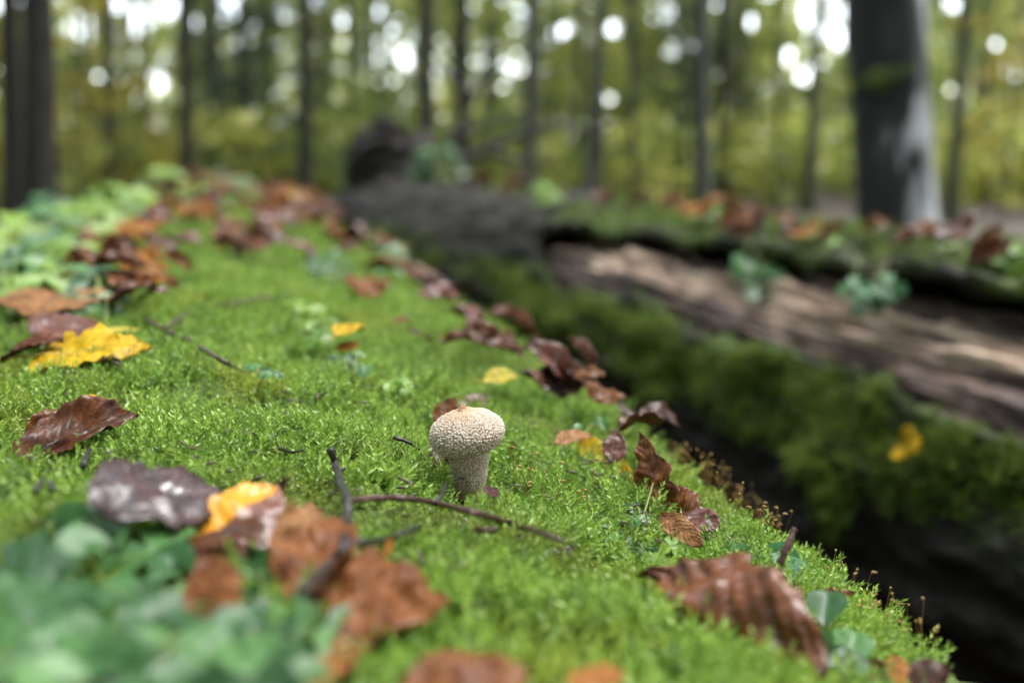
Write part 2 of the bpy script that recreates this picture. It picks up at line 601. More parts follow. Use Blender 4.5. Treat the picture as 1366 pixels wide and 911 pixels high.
# outward normals on the grid
dA = np.gradient(LOG1, axis=0)
dP = np.gradient(LOG1, axis=1)
NOR1 = np.cross(dP, dA)
NOR1 /= np.linalg.norm(NOR1, axis=2, keepdims=True) + 1e-9
cen = LOG1.mean(axis=1, keepdims=True)
if ((LOG1 - cen) * NOR1).sum() < 0:
    NOR1 = -NOR1

# ------------------------------------------------------------------ the fallen trunk on the right, bark peeled from its side
YAW2 = R(19.9)
D2 = Vector((-math.sin(YAW2), math.cos(YAW2), 0))
U2 = Vector((math.cos(YAW2), math.sin(YAW2), 0))
C2U, C2Z, R2 = 1.178, -.476, .35
log2 = empty('fallen_trunk', CAM + D2 * 2.5 + U2 * C2U + Vector((0, 0, -.83)))
tag(log2, 'dark mossy fallen trunk with a long strip of bark peeled off its side', 'log')
O2 = log2.location.copy()


def l2pt(a, ph, r):
    """a along the trunk, ph degrees from the top towards the camera side"""
    s, c = math.sin(R(ph)), math.cos(R(ph))
    return CAM + D2 * a + U2 * (C2U - s * r) + Vector((0, 0, C2Z + c * r))


def band(a):
    """upper and lower edge of the peeled strip (degrees), None where the bark is whole"""
    if a > 2.42:
        return None
    k = min(1.0, (2.42 - a) / .35) ** .6
    w = 2.2 * fbm(a * 3, 8.0, 0, 3) + 3.2 * fbm(a * 13, 2.0, 0, 3)
    lo = 29 + 4 * fbm(a * 2.2, 1.0, 0, 3)
    hi = 57 + 8 * fbm(a * 2.6, 4.0, 0, 4) - 2 * max(0, 1.2 - a)
    mid = 40
    return mid + (lo - mid) * k + w * .4, mid + (hi - mid) * k + w


def r2at(a, ph):
    swell = 1 + 0.12 * max(0, a - 3.0) ** 1.3 * .35
    e = 0.03 * fbm(a * 1.3, ph * .02, 2.0, 3) + 0.024 * fbm(a * 7, ph * .11, 5.0, 3) + 0.012 * fbm(a * 26, ph * .3, 1.0, 2)
    # hump of whole bark next to the peeled strip
    e += 0.03 * math.exp(-((a - 2.8) / .5) ** 2) * math.exp(-((ph - 20) / 40) ** 2)
    return R2 * swell + e


a2 = np.concatenate([np.linspace(-.6, .5, 20)[:-1], np.linspace(.5, 2.6, 130)[:-1], np.linspace(2.6, 5.3, 60)])
ph2 = np.linspace(-180, 180, 201)
V2, mo2 = [], []
for a in a2:
    bd = band(a)
    for ph in ph2:
        q = ph
        r = r2at(a, ph)
        if bd and bd[0] - 8 < ph < bd[0]:          # the torn upper lip overhangs a little
            r += 0.012 * (1 - (bd[0] - ph) / 8)
        V2.append(l2pt(a, q, r))
        m = -.2
        if -60 < ph < 34:
            m = .40 if a < 2.5 else -.05
        if 50 < ph < 82:
            m = .42 if a < 2.6 else .25
        if a > 2.5 and 25 < ph <= 50:
            m = -.05
        mo2.append(m)
n2 = len(ph2)
F2 = []
for i in range(len(a2) - 1):
    am = (a2[i] + a2[i + 1]) / 2
    bd = band(am)
    for j in range(n2 - 1):
        pm = (ph2[j] + ph2[j + 1]) / 2
        if bd and bd[0] < pm < bd[1]:
            continue
        F2.append((i * n2 + j, (i + 1) * n2 + j, (i + 1) * n2 + j + 1, i * n2 + j + 1))
bark2 = mesh_obj('bark', [v - O2 for v in V2], F2, M['fallen_bark'], log2)
at_ = bark2.data.attributes.new('moss', 'FLOAT', 'POINT')
at_.data.foreach_set('value', mo2)
sol = bark2.modifiers.new('thickness', 'SOLIDIFY')
sol.thickness = 0.02
sol.offset = -1
VW, rot, FW = [], [], []
aw = np.linspace(-.6, 2.6, 230)
pw = np.linspace(14, 84, 90)
for a in aw:
    bd = band(a) or (40, 40)
    for ph in pw:
        x = (ph - bd[0]) / max(4, bd[1] - bd[0])
        k = min(1, max(0, (x - .02) / .16))
        k = k * k * (3 - 2 * k)
        r = r2at(a, 45) * .35 + R2 * .65 - .075 + .048 * k - .012 * max(0, x - .5)
        rdg = 1 - abs(noise.noise(Vector((a * 1.8, ph * .23, 3.0))) * 2.2)
        crack = max(0, rdg - .72) / .28
        r += 0.018 * fbm(a * 3, ph * .14, 0, 3) + 0.010 * fbm(a * 6, ph * .7, 7, 3) - .022 * crack ** 1.5 + .008 * fbm(a * 22, ph * .5, 2, 2)
        VW.append(l2pt(a, ph, r) - O2)
        rot.append(.42 * max(0, min(1, (x - .33) * 2.6)) - .10 * max(0, 1.1 - a) + (.25 if x < .06 else 0) + .5 * crack)  # rot in the lower half; darker along the upper edge and in cracks
nw = len(pw)
FW = [(i * nw + j, (i + 1) * nw + j, (i + 1) * nw + j + 1, i * nw + j + 1) for i in range(len(aw) - 1) for j in range(nw - 1)]
wood = mesh_obj('exposed_wood', VW, FW, M['wood'], log2)
wood['label'] = 'pale rotting wood laid bare along the trunk side'
at_ = wood.data.attributes.new('rot', 'FLOAT', 'POINT')
at_.data.foreach_set('value', rot)
bvh2 = BVHTree.FromPolygons(V2 + [v + O2 for v in VW], F2 + [tuple(len(V2) + k for k in f) for f in FW])
# torn root end of the fallen trunk
base2 = l2pt(5.2, 20, .1)
for k in range(9):
    ang = math.pi * (.42 + .5 * k / 8)
    L = .24 + .22 * random.random()
    q = base2 + U2 * (-math.cos(ang) * L * 1.0) + Vector((0, 0, abs(math.sin(ang)) * L * 1.3 + .10)) + D2 * (.1 + .2 * random.random())
    mid = (base2 + q) / 2 + Vector((random.uniform(-.05, .05), 0, random.uniform(0, .1)))
    tube('root', [base2 - O2, mid - O2, q - O2], [.20, .11, .03], M['fallen_bark'], log2, sides=9, n=10, wob=.35, seed=k)
for k, (x0, y0, x1, y1, r0) in enumerate([(512, 270, 492, 172, .17), (520, 265, 522, 160, .15), (535, 265, 548, 178, .14), (500, 262, 480, 200, .10), (525, 240, 560, 205, .09), (515, 225, 505, 150, .06)]):
    p0, p1 = at(x0, y0, 5.1) - O2, at(x1, y1, 5.05) - O2
    pm = (p0 + p1) / 2 + Vector((random.uniform(-.06, .06), 0, 0))
    tube('broken_root', [p0, pm, p0.lerp(p1, .8), p1], [r0 * 1.2, r0, r0 * .75, r0 * .2], M['fallen_bark'], log2, sides=12, n=18, wob=.7, seed=31 + k * 5)


AXIS = Vector((0, CP, -SP))


def depth_of(p):
    return (Vector(p) - CAM).dot(AXIS)


def hit(px, py, which=1, lift=0.0):
    d = ray(px, py).normalized()
    loc, nor, idx, dist = (bvh1 if which == 1 else bvh2).ray_cast(CAM, d)
    k = 0
    while loc is None and k < 40:                 # just above the skyline of the log: slide down onto it
        k += 1
        d = ray(px, py + 3 * k).normalized()
        loc, nor, idx, dist = (bvh1 if which == 1 else bvh2).ray_cast(CAM, d)
    if loc is None:
        loc, nor, idx, dist = (bvh1 if which == 1 else bvh2).find_nearest(at(px, py, 0.6 if which == 1 else 1.2))
    if nor.dot(d) > 0:
        nor = -nor
    return loc - d * (lift / max(.25, -d.dot(nor))), nor


# ------------------------------------------------------------------ moss
def moss_tuft_mesh(name, seed, shoots=15, rad=0.0135, length=0.0085, leafl=0.0033, leafw=0.00125):
    r = np.random.default_rng(seed)
    V, F = [], []
    for s in range(shoots):
        th = r.uniform(0, 2 * math.pi)
        rr = rad * math.sqrt(r.uniform(0, 1))
        p = np.array([math.cos(th) * rr, math.sin(th) * rr, -0.002 + r.uniform(-.001, .0015)])
        lean = r.uniform(.15, 1.35)
        ta = r.uniform(0, 2 * math.pi)
        d = np.array([math.cos(ta) * math.sin(lean), math.sin(ta) * math.sin(lean), math.cos(lean)])
        L = length * r.uniform(.65, 1.25)
        nl = 14
        ph = r.uniform(0, 6)
        bend = r.uniform(-.05, .12)
        for k in range(nl):
            t = k / (nl - 1)
            d = d + np.array([0, 0, bend * .25])
            d /= np.linalg.norm(d)
            p = p + d * L / nl
            ph += 2.4
            x = np.cross(d, [0.3, 0.9, 0.1])
            x /= np.linalg.norm(x)
            y = np.cross(d, x)
            rad_ = x * math.cos(ph) + y * math.sin(ph)
            open_ = .95 - .55 * t
            ld = d * (1 - open_ * .6) + rad_ * open_
            ld /= np.linalg.norm(ld)
            sd = np.cross(ld, d)
            sd /= np.linalg.norm(sd) + 1e-9
            ll = leafl * (1.15 - .45 * t) * r.uniform(.8, 1.2)
            lw = leafw * (1.1 - .35 * t)
            up = np.cross(sd, ld)
            b = len(V)
            V += [p, p + ld * ll * .42 + sd * lw * .5 + up * lw * .2, p + ld * ll + d * ll * .12, p + ld * ll * .42 - sd * lw * .5 + up * lw * .2]
            F += [(b, b + 1, b + 2), (b, b + 2, b + 3)]
    me = np_mesh(name, V, F3=F)
    return me


moss_coll = bpy.data.collections.new('moss_tufts')
moss_coll2 = bpy.data.collections.new('moss_tufts_dark')
for k in range(8):
    me = moss_tuft_mesh('moss_tuft', 100 + k, shoots=7 + k % 4, length=0.0090 + .0025 * (k % 3))
    me.materials.append(M['moss'])
    moss_coll.objects.link(bpy.data.objects.new('moss_tuft', me))
    if k < 4:
        m2 = me.copy()
        m2.materials[0] = M['moss_dark']
        moss_coll2.objects.link(bpy.data.objects.new('moss_tuft_dark', m2))


def scatter_object(name, P, ROT, SC, coll):
    me = bpy.data.meshes.new(name)
    me.vertices.add(len(P))
    me.vertices.foreach_set('co', np.asarray(P, np.float32).ravel())
    a = me.attributes.new('rot', 'FLOAT_VECTOR', 'POINT')
    a.data.foreach_set('vector', np.asarray(ROT, np.float32).ravel())
    a = me.attributes.new('sc', 'FLOAT', 'POINT')
    a.data.foreach_set('value', np.asarray(SC, np.float32))
    o = bpy.data.objects.new(name, me)
    col.objects.link(o)
    ng = bpy.data.node_groups.new(name, 'GeometryNodeTree')
    ng.interface.new_socket('Geometry', in_out='INPUT', socket_type='NodeSocketGeometry')
    ng.interface.new_socket('Geometry', in_out='OUTPUT', socket_type='NodeSocketGeometry')
    gi = ng.nodes.new('NodeGroupInput')
    go = ng.nodes.new('NodeGroupOutput')
    iop = ng.nodes.new('GeometryNodeInstanceOnPoints')
    ci = ng.nodes.new('GeometryNodeCollectionInfo')
    ci.inputs['Collection'].default_value = coll
    ci.inputs['Separate Children'].default_value = True
    ci.inputs['Reset Children'].default_value = True
    na = ng.nodes.new('GeometryNodeInputNamedAttribute')
    na.data_type = 'FLOAT_VECTOR'
    na.inputs['Name'].default_value = 'rot'
    nb = ng.nodes.new('GeometryNodeInputNamedAttribute')
    nb.data_type = 'FLOAT'
    nb.inputs['Name'].default_value = 'sc'
    e2r = ng.nodes.new('FunctionNodeEulerToRotation')
    ng.links.new(gi.outputs[0], iop.inputs['Points'])
    ng.links.new(ci.outputs[0], iop.inputs['Instance'])
    iop.inputs['Pick Instance'].default_value = True
    ng.links.new(na.outputs['Attribute'], e2r.inputs[0])
    ng.links.new(e2r.outputs[0], iop.inputs['Rotation'])
    ng.links.new(nb.outputs['Attribute'], iop.inputs['Scale'])
    ng.links.new(iop.outputs[0], go.inputs[0])
    mod = o.modifiers.new('scatter', 'NODES')
    mod.node_group = ng
    return o


def rots(normals, upmix=0.35):
    out = []
    for n in normals:
        v = (Vector(n) * (1 - upmix) + Vector((0, 0, upmix))).normalized()
        q = v.to_track_quat('Z', 'Y') @ Euler((0, 0, random.uniform(0, 6.283))).to_quaternion()
        out.append(tuple(q.to_euler()))
    return out


def sample_log1(n, a0, a1, u0, u1):
    """points on the upper side of the mossy log"""
    a = rng.uniform(a0, a1, n)
    ii = np.interp(a, a_st, np.arange(NA))
    jj0 = np.argmin(np.abs(prof[:, 0] - u0) + (prof[:, 1] < -.5) * 9)
    jj1 = np.argmin(np.abs(prof[:, 0] - u1) + (prof[:, 1] < -.5) * 9)
    seg = np.linalg.norm(np.diff(prof, axis=0), axis=1)
    s = np.concatenate([[0], np.cumsum(seg)])
    jj = np.interp(rng.uniform(s[jj0], s[jj1], n), s, np.arange(NP))
    i0 = np.clip(ii.astype(int), 0, NA - 2)
    j0 = np.clip(jj.astype(int), 0, NP - 2)
    fi = (ii - i0)[:, None]
    fj = (jj - j0)[:, None]
    P = (LOG1[i0, j0] * (1 - fi) * (1 - fj) + LOG1[i0 + 1, j0] * fi * (1 - fj) + LOG1[i0, j0 + 1] * (1 - fi) * fj + LOG1[i0 + 1, j0 + 1] * fi * fj)
    return P, NOR1[i0, j0], a


PP, NN, SS = [], [], []
for n, a0, a1, u0, u1, s0 in ((18500, .08, 1.0, -.45, .335, 1.0), (9500, .9, 2.6, -.58, .32, 1.5), (6500, 2.4, 6.8, -.58, .30, 2.3)):
    P, Nn, a = sample_log1(n, a0, a1, u0, u1)
    uu = (P - np.array(CAM)) @ np.array(U1)
    thr = np.interp(uu, [-.6, -.4, .22, .31], [.0, -.5, -.5, .12])       # bare bark and litter towards the edges
    keep = np.array([fbm(p[0] * 9, p[1] * 9, p[2] * 9, 3) > t and fbm(p[0] * 48, p[1] * 48, p[2] * 48, 2) > -.30 for p, t in zip(P, thr)])
    P, Nn = P[keep], Nn[keep]
    PP.append(P)
    NN.append(Nn)
    SS.append(s0 * rng.uniform(.75, 1.25, len(P)) * np.array([1 + .28 * fbm(p[0] * 14, p[1] * 14, 2, 2) + .34 * fbm(p[0] * 40, p[1] * 40, 5, 2) for p in P]))
P = np.concatenate(PP)
Nn = np.concatenate(NN)
S = np.concatenate(SS)
foot = np.array(at(627, 656, .478))
S *= np.clip(np.linalg.norm(P - foot, axis=1) / .03, .45, 1)
moss = scatter_object('moss', P, rots(Nn), S, moss_coll)
tag(moss, 'bright green feathery moss carpeting the log around the puffball', 'moss', kind='stuff')
# darker moss on the fallen trunk
PP, NN, SS = [], [], []
for (n, a0, a1, p0, p1) in ((6000, .5, 2.5, 58, 84), (3000, .5, 2.5, -35, 30), (900, 2.4, 4.2, 52, 80), (160, 2.5, 4.6, -30, 20)):
    for k in range(n):
        a = random.uniform(a0, a1)
        ph = random.uniform(p0, p1)
        if p0 == 58 and random.random() < (ph - 66 - 10 * fbm(a * 3, 0, 5, 2)) / 16:
            continue
        bd = band(a)
        if bd and bd[0] - 1 < ph < bd[1] + 1:
            continue
        if fbm(a * 6, ph * .12, 9, 3) < (-.22 if a < 2.5 else .05):
            continue
        p = l2pt(a, ph, r2at(a, ph))
        PP.append(p)
        NN.append((p - l2pt(a, ph, 0)).normalized())
        SS.append(random.uniform(.9, 1.5))
for k in range(60):
    t = k / 59
    p, nn = hit(1070 + 45 * math.sin(t * 1.8) + random.uniform(-9, 9), 600 + 95 * t, 2, .006)
    PP.append(p)
    NN.append(nn)
    SS.append(random.uniform(1.5, 2.3))
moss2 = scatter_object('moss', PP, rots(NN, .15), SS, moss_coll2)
tag(moss2, 'dark green moss growing on the fallen trunk beside the peeled strip', 'moss', kind='stuff')


# ------------------------------------------------------------------ puffball mushroom
def puffball():
    base, _ = hit(627, 655, 1)
    depth = 0.478
    px = depth / FPX                       # metres per photograph pixel here
    base = at(627, 658, depth)
    h = 122 * px
    # profile (radius, height) in pixels
    pr = catmull([(15.5, -6), (17.5, 0), (20, 12), (22.5, 30), (25, 46), (26.5, 52), (33, 55.5), (41, 60.5), (46, 70), (47.8, 79), (46, 88), (41.5, 96), (33.5, 104), (23, 110.5), (11, 115.5), (3, 118)], 200)
    pr[:, 1] = np.where(pr[:, 1] < 55, pr[:, 1] * 1.1, 60.5 + (pr[:, 1] - 55) * .9)
    tip_t = 117
    nseg = 300
    prng = np.random.default_rng(5)
    arc = np.concatenate([[0], np.cumsum(np.linalg.norm(np.diff(pr, axis=0), axis=1))])

    def P(th, r, z):
        sx = -6 * (max(0, z - 20) / 95) ** 1.1          # the cap leans to one side
        sq = 1 + .03 * math.cos(2 * th + .6) + .02 * math.sin(3 * th)
        tilt = .13 * r * math.cos(th)
        return Vector((sx + r * sq * math.cos(th), r * sq * math.sin(th), z + (tilt if z > 50 else tilt * max(0, z - 30) / 20)))
    # wart centres spread evenly by area
    pts, tries = [], 0
    kd_pts = []
    cell = {}
    w = pr[:, 0].clip(.5) / pr[:, 0].clip(.5).sum()
    cdf = np.cumsum(w * np.gradient(arc) / (w * np.gradient(arc)).sum())
    for _ in range(26000):
        i = int(np.searchsorted(cdf, prng.uniform()))
        i = min(i, 199)
        th = prng.uniform(0, 2 * math.pi)
        z = pr[i, 1]
        md = (2.6 if z > 62 else 2.0) * prng.uniform(.85, 1.3)
        if z > 112:
            md = 2.2
        p = P(th, pr[i, 0], z)
        key = (int(p.x // 3), int(p.y // 3), int(p.z // 3))
        ok = True
        for dx in (-1, 0, 1):
            for dy in (-1, 0, 1):
                for dz in (-1, 0, 1):
                    for q in cell.get((key[0] + dx, key[1] + dy, key[2] + dz), ()):
                        if (q - p).length < md:
                            ok = False
                            break
        if ok:
            cell.setdefault(key, []).append(p)
            pts.append((p, md))
    kd = KDTree(len(pts))
    for i, (p, md) in enumerate(pts):
        kd.insert(p, i)
    kd.balance()
    hgt = prng.uniform(.35, 1.3, len(pts))
    V, wart = [], []
    for i in range(200):
        r, z = pr[i]
        dr, dz = (pr[min(i + 1, 199)] - pr[max(i - 1, 0)])
        L = math.hypot(dr, dz)
        for k in range(nseg):
            th = 2 * math.pi * k / nseg
            p = P(th, r, z)
            n = Vector((math.cos(th) * dz / L, math.sin(th) * dz / L, -dr / L))
            co, idx, dist = kd.find(p)
            md = pts[idx][1]
            x = max(0, 1 - dist / (md * .62))
            wv = x ** .8
            amp = (2.1 if 60 < z < 110 else 1.8) * hgt[idx]
            if z > 112:
                amp *= .5
            lump = .9 * noise.noise(p * .06) + .4 * noise.noise(p * .18)
            V.append(p + n * (wv * amp + lump))
            wart.append(wv * hgt[idx])
    F = [(i * nseg + k, i * nseg + (k + 1) % nseg, (i + 1) * nseg + (k + 1) % nseg, (i + 1) * nseg + k) for i in range(199) for k in range(nseg)]
    split = int(np.searchsorted(pr[:, 1], 55.5))
    root = empty('puffball_mushroom', base)
    tag(root, 'pale warty puffball mushroom standing upright in the moss', 'mushroom')
    m, t, b = nt('puffball_skin')
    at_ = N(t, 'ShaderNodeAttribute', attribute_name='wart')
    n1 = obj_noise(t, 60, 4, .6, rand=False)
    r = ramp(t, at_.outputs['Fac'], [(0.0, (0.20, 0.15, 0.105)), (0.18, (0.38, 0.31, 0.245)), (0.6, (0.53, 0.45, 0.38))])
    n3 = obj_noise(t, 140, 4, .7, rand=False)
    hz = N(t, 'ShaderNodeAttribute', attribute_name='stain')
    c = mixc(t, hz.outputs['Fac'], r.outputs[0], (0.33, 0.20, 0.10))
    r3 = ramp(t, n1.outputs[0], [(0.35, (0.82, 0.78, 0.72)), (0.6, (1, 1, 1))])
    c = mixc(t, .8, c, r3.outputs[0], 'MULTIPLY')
    t.links.new(c, b.inputs['Base Color'])
    b.inputs['Roughness'].default_value = .75
    b.inputs['Specular IOR Level'].default_value = .25
    b.inputs['Subsurface Weight'].default_value = .0
    bump(t, b, n3.outputs[0], .25, .001)

    def part(name, i0, i1, close=None):
        v = [q * px for q in V[i0 * nseg:i1 * nseg]]
        f = [tuple(x - i0 * nseg for x in ff) for ff in F[i0 * nseg:(i1 - 1) * nseg]]
        if close:
            f.append(tuple((i1 - 1 - i0) * nseg + k for k in range(nseg)))
        o = mesh_obj(name, v, f, m, root)
        a = o.data.attributes.new('wart', 'FLOAT', 'POINT')
        a.data.foreach_set('value', wart[i0 * nseg:i1 * nseg])
        a = o.data.attributes.new('stain', 'FLOAT', 'POINT')
        st = []
        for i in range(i0, i1):
            z = pr[i, 1]
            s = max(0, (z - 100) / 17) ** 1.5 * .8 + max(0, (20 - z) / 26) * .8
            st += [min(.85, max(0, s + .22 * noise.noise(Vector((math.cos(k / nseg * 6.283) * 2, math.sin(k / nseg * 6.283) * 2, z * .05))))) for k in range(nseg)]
        a.data.foreach_set('value', st)
        return o
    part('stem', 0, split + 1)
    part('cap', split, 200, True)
    # torn pore at the top of the cap
    mp_, t, b = nt('puffball_pore')
    b.inputs['Base Color'].default_value = (.22, .12, .055, 1)
    b.inputs['Roughness'].default_value = .85
    v, f = [], []
    topc = P(0, 0, 117)
    topc.x -= 2
    for i in range(7):
        t_ = i / 6
        for k in range(22):
            th = 2 * math.pi * k / 22
            rr = 7.5 - 4.2 * t_ ** .6 + .9 * noise.noise(Vector((math.cos(th) * 2, math.sin(th) * 2, t_)))
            zz = -1.5 + t_ * (4.6 + 1.6 * noise.noise(Vector((math.cos(th) * 3, math.sin(th) * 3, 7))))
            v.append((topc + Vector((math.cos(th) * rr, math.sin(th) * rr, zz))) * px)
    for k in range(22):
        th = 2 * math.pi * k / 22
        v.append((topc + Vector((math.cos(th) * 1.6, math.sin(th) * 1.6, -.5))) * px)
    f = [(i * 22 + k, i * 22 + (k + 1) % 22, (i + 1) * 22 + (k + 1) % 22, (i + 1) * 22 + k) for i in range(7) for k in range(22)]
    f.append(tuple(7 * 22 + k for k in range(22)))
    po = mesh_obj('pore', v, f, mp_, root)
    po['label'] = 'ragged brown pore at the top of the cap'


puffball()


# ------------------------------------------------------------------ leaves
def leaf_mesh(seed, wr=0.6, curl=0.0, cross=0.0, fold=0.0, corr=0.018, wav=0.04, shape='beech', nl=40, nw=17, crumple=0.02):
    """leaf of length 1 along +X from the stalk, width along Y"""
    r = random.Random(seed)
    ox, oy = r.uniform(0, 99), r.uniform(0, 99)
    V, F, vein = [], [], []
    for i in range(nl):
        t = i / (nl - 1)
        if shape == 'beech':
            w = math.sin(math.pi * min(1, t ** .82)) ** .75 * wr * .5
        elif shape == 'lance':
            w = math.sin(math.pi * t) ** .9 * wr * .5
        elif shape == 'lobed':                       # maple-like
            w = wr * .5 * (math.sin(math.pi * t ** .6) ** .6) * (0.62 + .38 * abs(math.sin(t * 8.2 + .4)))
        else:                                        # torn piece
            w = wr * .5 * (min(1, t * 5) ** .5) * (1 - t ** 5) ** .5 * (.8 + .3 * noise.noise(Vector((t * 5 + ox, 0, 0))))
        for j in range(nw):
            s = j / (nw - 1) * 2 - 1
            wl = w * (1 + wav * 2.0 * noise.noise(Vector((t * 7 + ox, math.copysign(3, s), oy))) + .07 * noise.noise(Vector((t * 31 + ox, math.copysign(4, s), oy))) + (.02 * math.sin(t * 60) if shape == 'beech' else 0))
            y = s * wl
            x = t + (0.05 * abs(s) * w if shape != 'lobed' else -.10 * abs(s) ** 2)
            z = corr * math.cos(2 * math.pi * (9 * (t - .28 * abs(s)))) * min(1, abs(s) * 3) * (1 - .3 * abs(s))
            vein.append(max(0, math.cos(2 * math.pi * (9 * (t - .28 * abs(s))))) ** 4 * (1 - .4 * abs(s)) if abs(s) > .08 else 1.0)
            z += crumple * 2 * noise.noise(Vector((x * 3.2 + ox, y * 3.2 + oy, 0))) + crumple * noise.noise(Vector((x * 7 + ox, y * 7, 2)))
            z += wav * .8 * abs(s) ** 3 * noise.noise(Vector((t * 6 + ox, math.copysign(5, s), 1)))
            # fold along the midrib, roll of the edges
            fa = fold
            yy = abs(y)
            if cross:
                k = cross / max(wr * .5, .05)
                a = k * yy
                yc, zc = math.sin(a) / k, (1 - math.cos(a)) / k
            else:
                yc, zc = yy, 0
            ya = yc * math.cos(fa) - zc * math.sin(fa)
            za = yc * math.sin(fa) + zc * math.cos(fa)
            y2 = math.copysign(ya, s)
            z2 = za + z
            if curl:
                a = curl * (x - .5)
                rad = 1 / curl
                X = .5 + (rad - z2) * math.sin(a)
                Z = rad - (rad - z2) * math.cos(a)
            else:
                X, Z = x, z2
            V.append((X, y2, Z))
    F = [(i * nw + j, (i + 1) * nw + j, (i + 1) * nw + j + 1, i * nw + j + 1) for i in range(nl - 1) for j in range(nw - 1)]
    me = bpy.data.meshes.new('leaf_blade')
    me.from_pydata(V, [], F)
    me.polygons.foreach_set('use_smooth', [True] * len(F))
    at_ = me.attributes.new('vein', 'FLOAT', 'POINT')
    at_.data.foreach_set('value', vein)
    mid = [V[i * nw + nw // 2] for i in range(nl)]
    return me, mid


def stalk_mesh(mid, length=.22, bend=.1):
    m0, m1 = Vector(mid[0]), Vector(mid[3])
    d = (m0 - m1).normalized()
    pts = [m0 + d * length + Vector((0, bend, -.02)), m0 + d * length * .5 + Vector((0, bend * .3, 0)), m0] + [Vector(p) + Vector((0, 0, -.004)) for p in mid[3:-3:6]]
    rr = [.012, .011, .013] + [max(.003, .011 * (1 - k / 7)) for k in range(len(pts) - 3)]
    V, F = tube_data(pts, rr, sides=6, n=len(pts) * 2)
    me = bpy.data.meshes.new('stalk')
    me.from_pydata([tuple(v) for v in V], [], F)
    me.polygons.foreach_set('use_smooth', [True] * len(F))
    return me


LEAF_CACHE = {}


def toward(px, py, k=.35):
    v = -ray(px, py).normalized() * k + Vector((random.uniform(-.35, .35), random.uniform(-.35, .2), 1))
    return v




def place_leaf(name, base, tip, mat, label, cat='leaf', group=None, which=1, lift=.006, roll=0, pitch=0, normal=None, stalk=.2, stalkmat=None, seed=0, thick=.004, front=.026, **kw):
    """base and tip: (px, py) laid on the log, or (px, py, depth)"""
    def res(p):
        if isinstance(p, Vector):
            return p, None
        if len(p) == 3:                          # third: metres in front of the log surface (or a plain depth when > .2)
            if p[2] > .2:
                return at(*p), None
            return at(p[0], p[1], depth_of(hit(p[0], p[1], which)[0]) - p[2]), None
        q, n = hit(p[0], p[1], which, max(lift, .013))
        return q + n * .011 * max(.7, depth_of(q) / .5), n
    if not isinstance(base, Vector) and len(base) == 3 and len(tip) == 3:
        # keep the leaf just in front of the log surface; the tip keeps its distance from the base
        sd = depth_of(hit(base[0], base[1], which)[0])
        d0 = min(max(base[2], sd - .045), sd - front)
        st_ = depth_of(hit(tip[0], tip[1], which)[0])
        d1 = min(d0 + tip[2] - base[2], st_ - front)
        base, tip = (base[0], base[1], d0), (tip[0], tip[1], d1)
    A, n1 = res(base)
    B, n2 = res(tip)
    if normal:
        n = Vector(normal)
    elif n1 is None and n2 is None:
        n = -ray((base[0] + tip[0]) / 2, (base[1] + tip[1]) / 2).normalized() + Vector((0, 0, .8))
    else:
        n = ((n1 or n2) + (n2 or n1)) / 2
    ck = (seed, tuple(sorted(kw.items())), stalk)
    if ck not in LEAF_CACHE:
        me, mid = leaf_mesh(seed, **kw)
        LEAF_CACHE[ck] = (me, stalk_mesh(mid, stalk) if stalk else None)
    me, sm = LEAF_CACHE[ck]
    X = (B - A)
    L = X.length
    X.normalize()
    Y = n.cross(X).normalized()
    Z = X.cross(Y)
    rot = Matrix((X, Y, Z)).transposed().to_4x4()
    mw = Matrix.Translation(A) @ rot @ Euler((R(roll), R(-pitch), 0)).to_matrix().to_4x4() @ Matrix.Scale(L, 4)
    o = inst(name, me, None, M[mat])
    o.matrix_world = mw
    so = o.modifiers.new('thickness', 'SOLIDIFY')
    so.thickness = thick
    tag(o, label, cat, group)
    if sm:
        s = inst('stalk', sm, o, M[stalkmat or 'stalk_brown'])
    return o


# --- leaves one can single out
place_leaf('dead_leaf', (1098, 905, .345), (832, 762, .395), 'half_orange', 'large glossy rust-brown leaf folded on the log edge beside the dark gap',
           normal=(-.25, -.92, .35), front=.035, stalk=0, seed=1, wr=.66, fold=-.45, cross=.2, curl=-.5, corr=.03, wav=.08, crumple=.06)
place_leaf('dead_leaf', (238, 742, .395), (372, 640, .425), 'half_yellow', 'folded leaf half yellow half wet brown, spotted, beside the purple leaf',
           normal=(.1, -.62, .75), roll=-14, front=.03, stalk=0, seed=2, wr=.9, fold=-.12, cross=-.22, curl=-.4, corr=.016, wav=.05, crumple=.03)
place_leaf('dead_leaf', (128, 706), (285, 664), 'purple', 'dark purple wet leaf tucked under the half yellow leaf', lift=.012, seed=3, wr=.55, fold=.12, curl=-.4, stalk=0, corr=.014, wav=.04, crumple=.035, roll=12)
place_leaf('dead_leaf', (330, 700, .40), (386, 640, .418), 'dark', 'dark curled leaf tip standing behind the half yellow leaf', seed=4, wr=.3, fold=.7, curl=.9, stalk=0, normal=(0, -.8, .4))
place_leaf('dead_leaf', (255, 745), (345, 735), 'brown', 'brown leaf flattened beneath the half yellow leaf', lift=.006, seed=5, wr=.7, curl=-.3, stalk=.15, roll=8)
place_leaf('dead_leaf', (372, 765, .375), (420, 660, .41), 'tan', 'tan curled leaf standing up left of the forked twig', normal=(.3, -.75, .4), seed=6, wr=.45, cross=.9, curl=-.6, stalk=0, crumple=.05)
place_leaf('dead_leaf', (390, 790, .372), (458, 690, .415), 'copper', 'copper brown crumpled leaf under the forked twig', normal=(-.25, -.5, .8), seed=7, wr=.6, cross=.6, curl=-.3, stalk=0, crumple=.06, corr=.02)
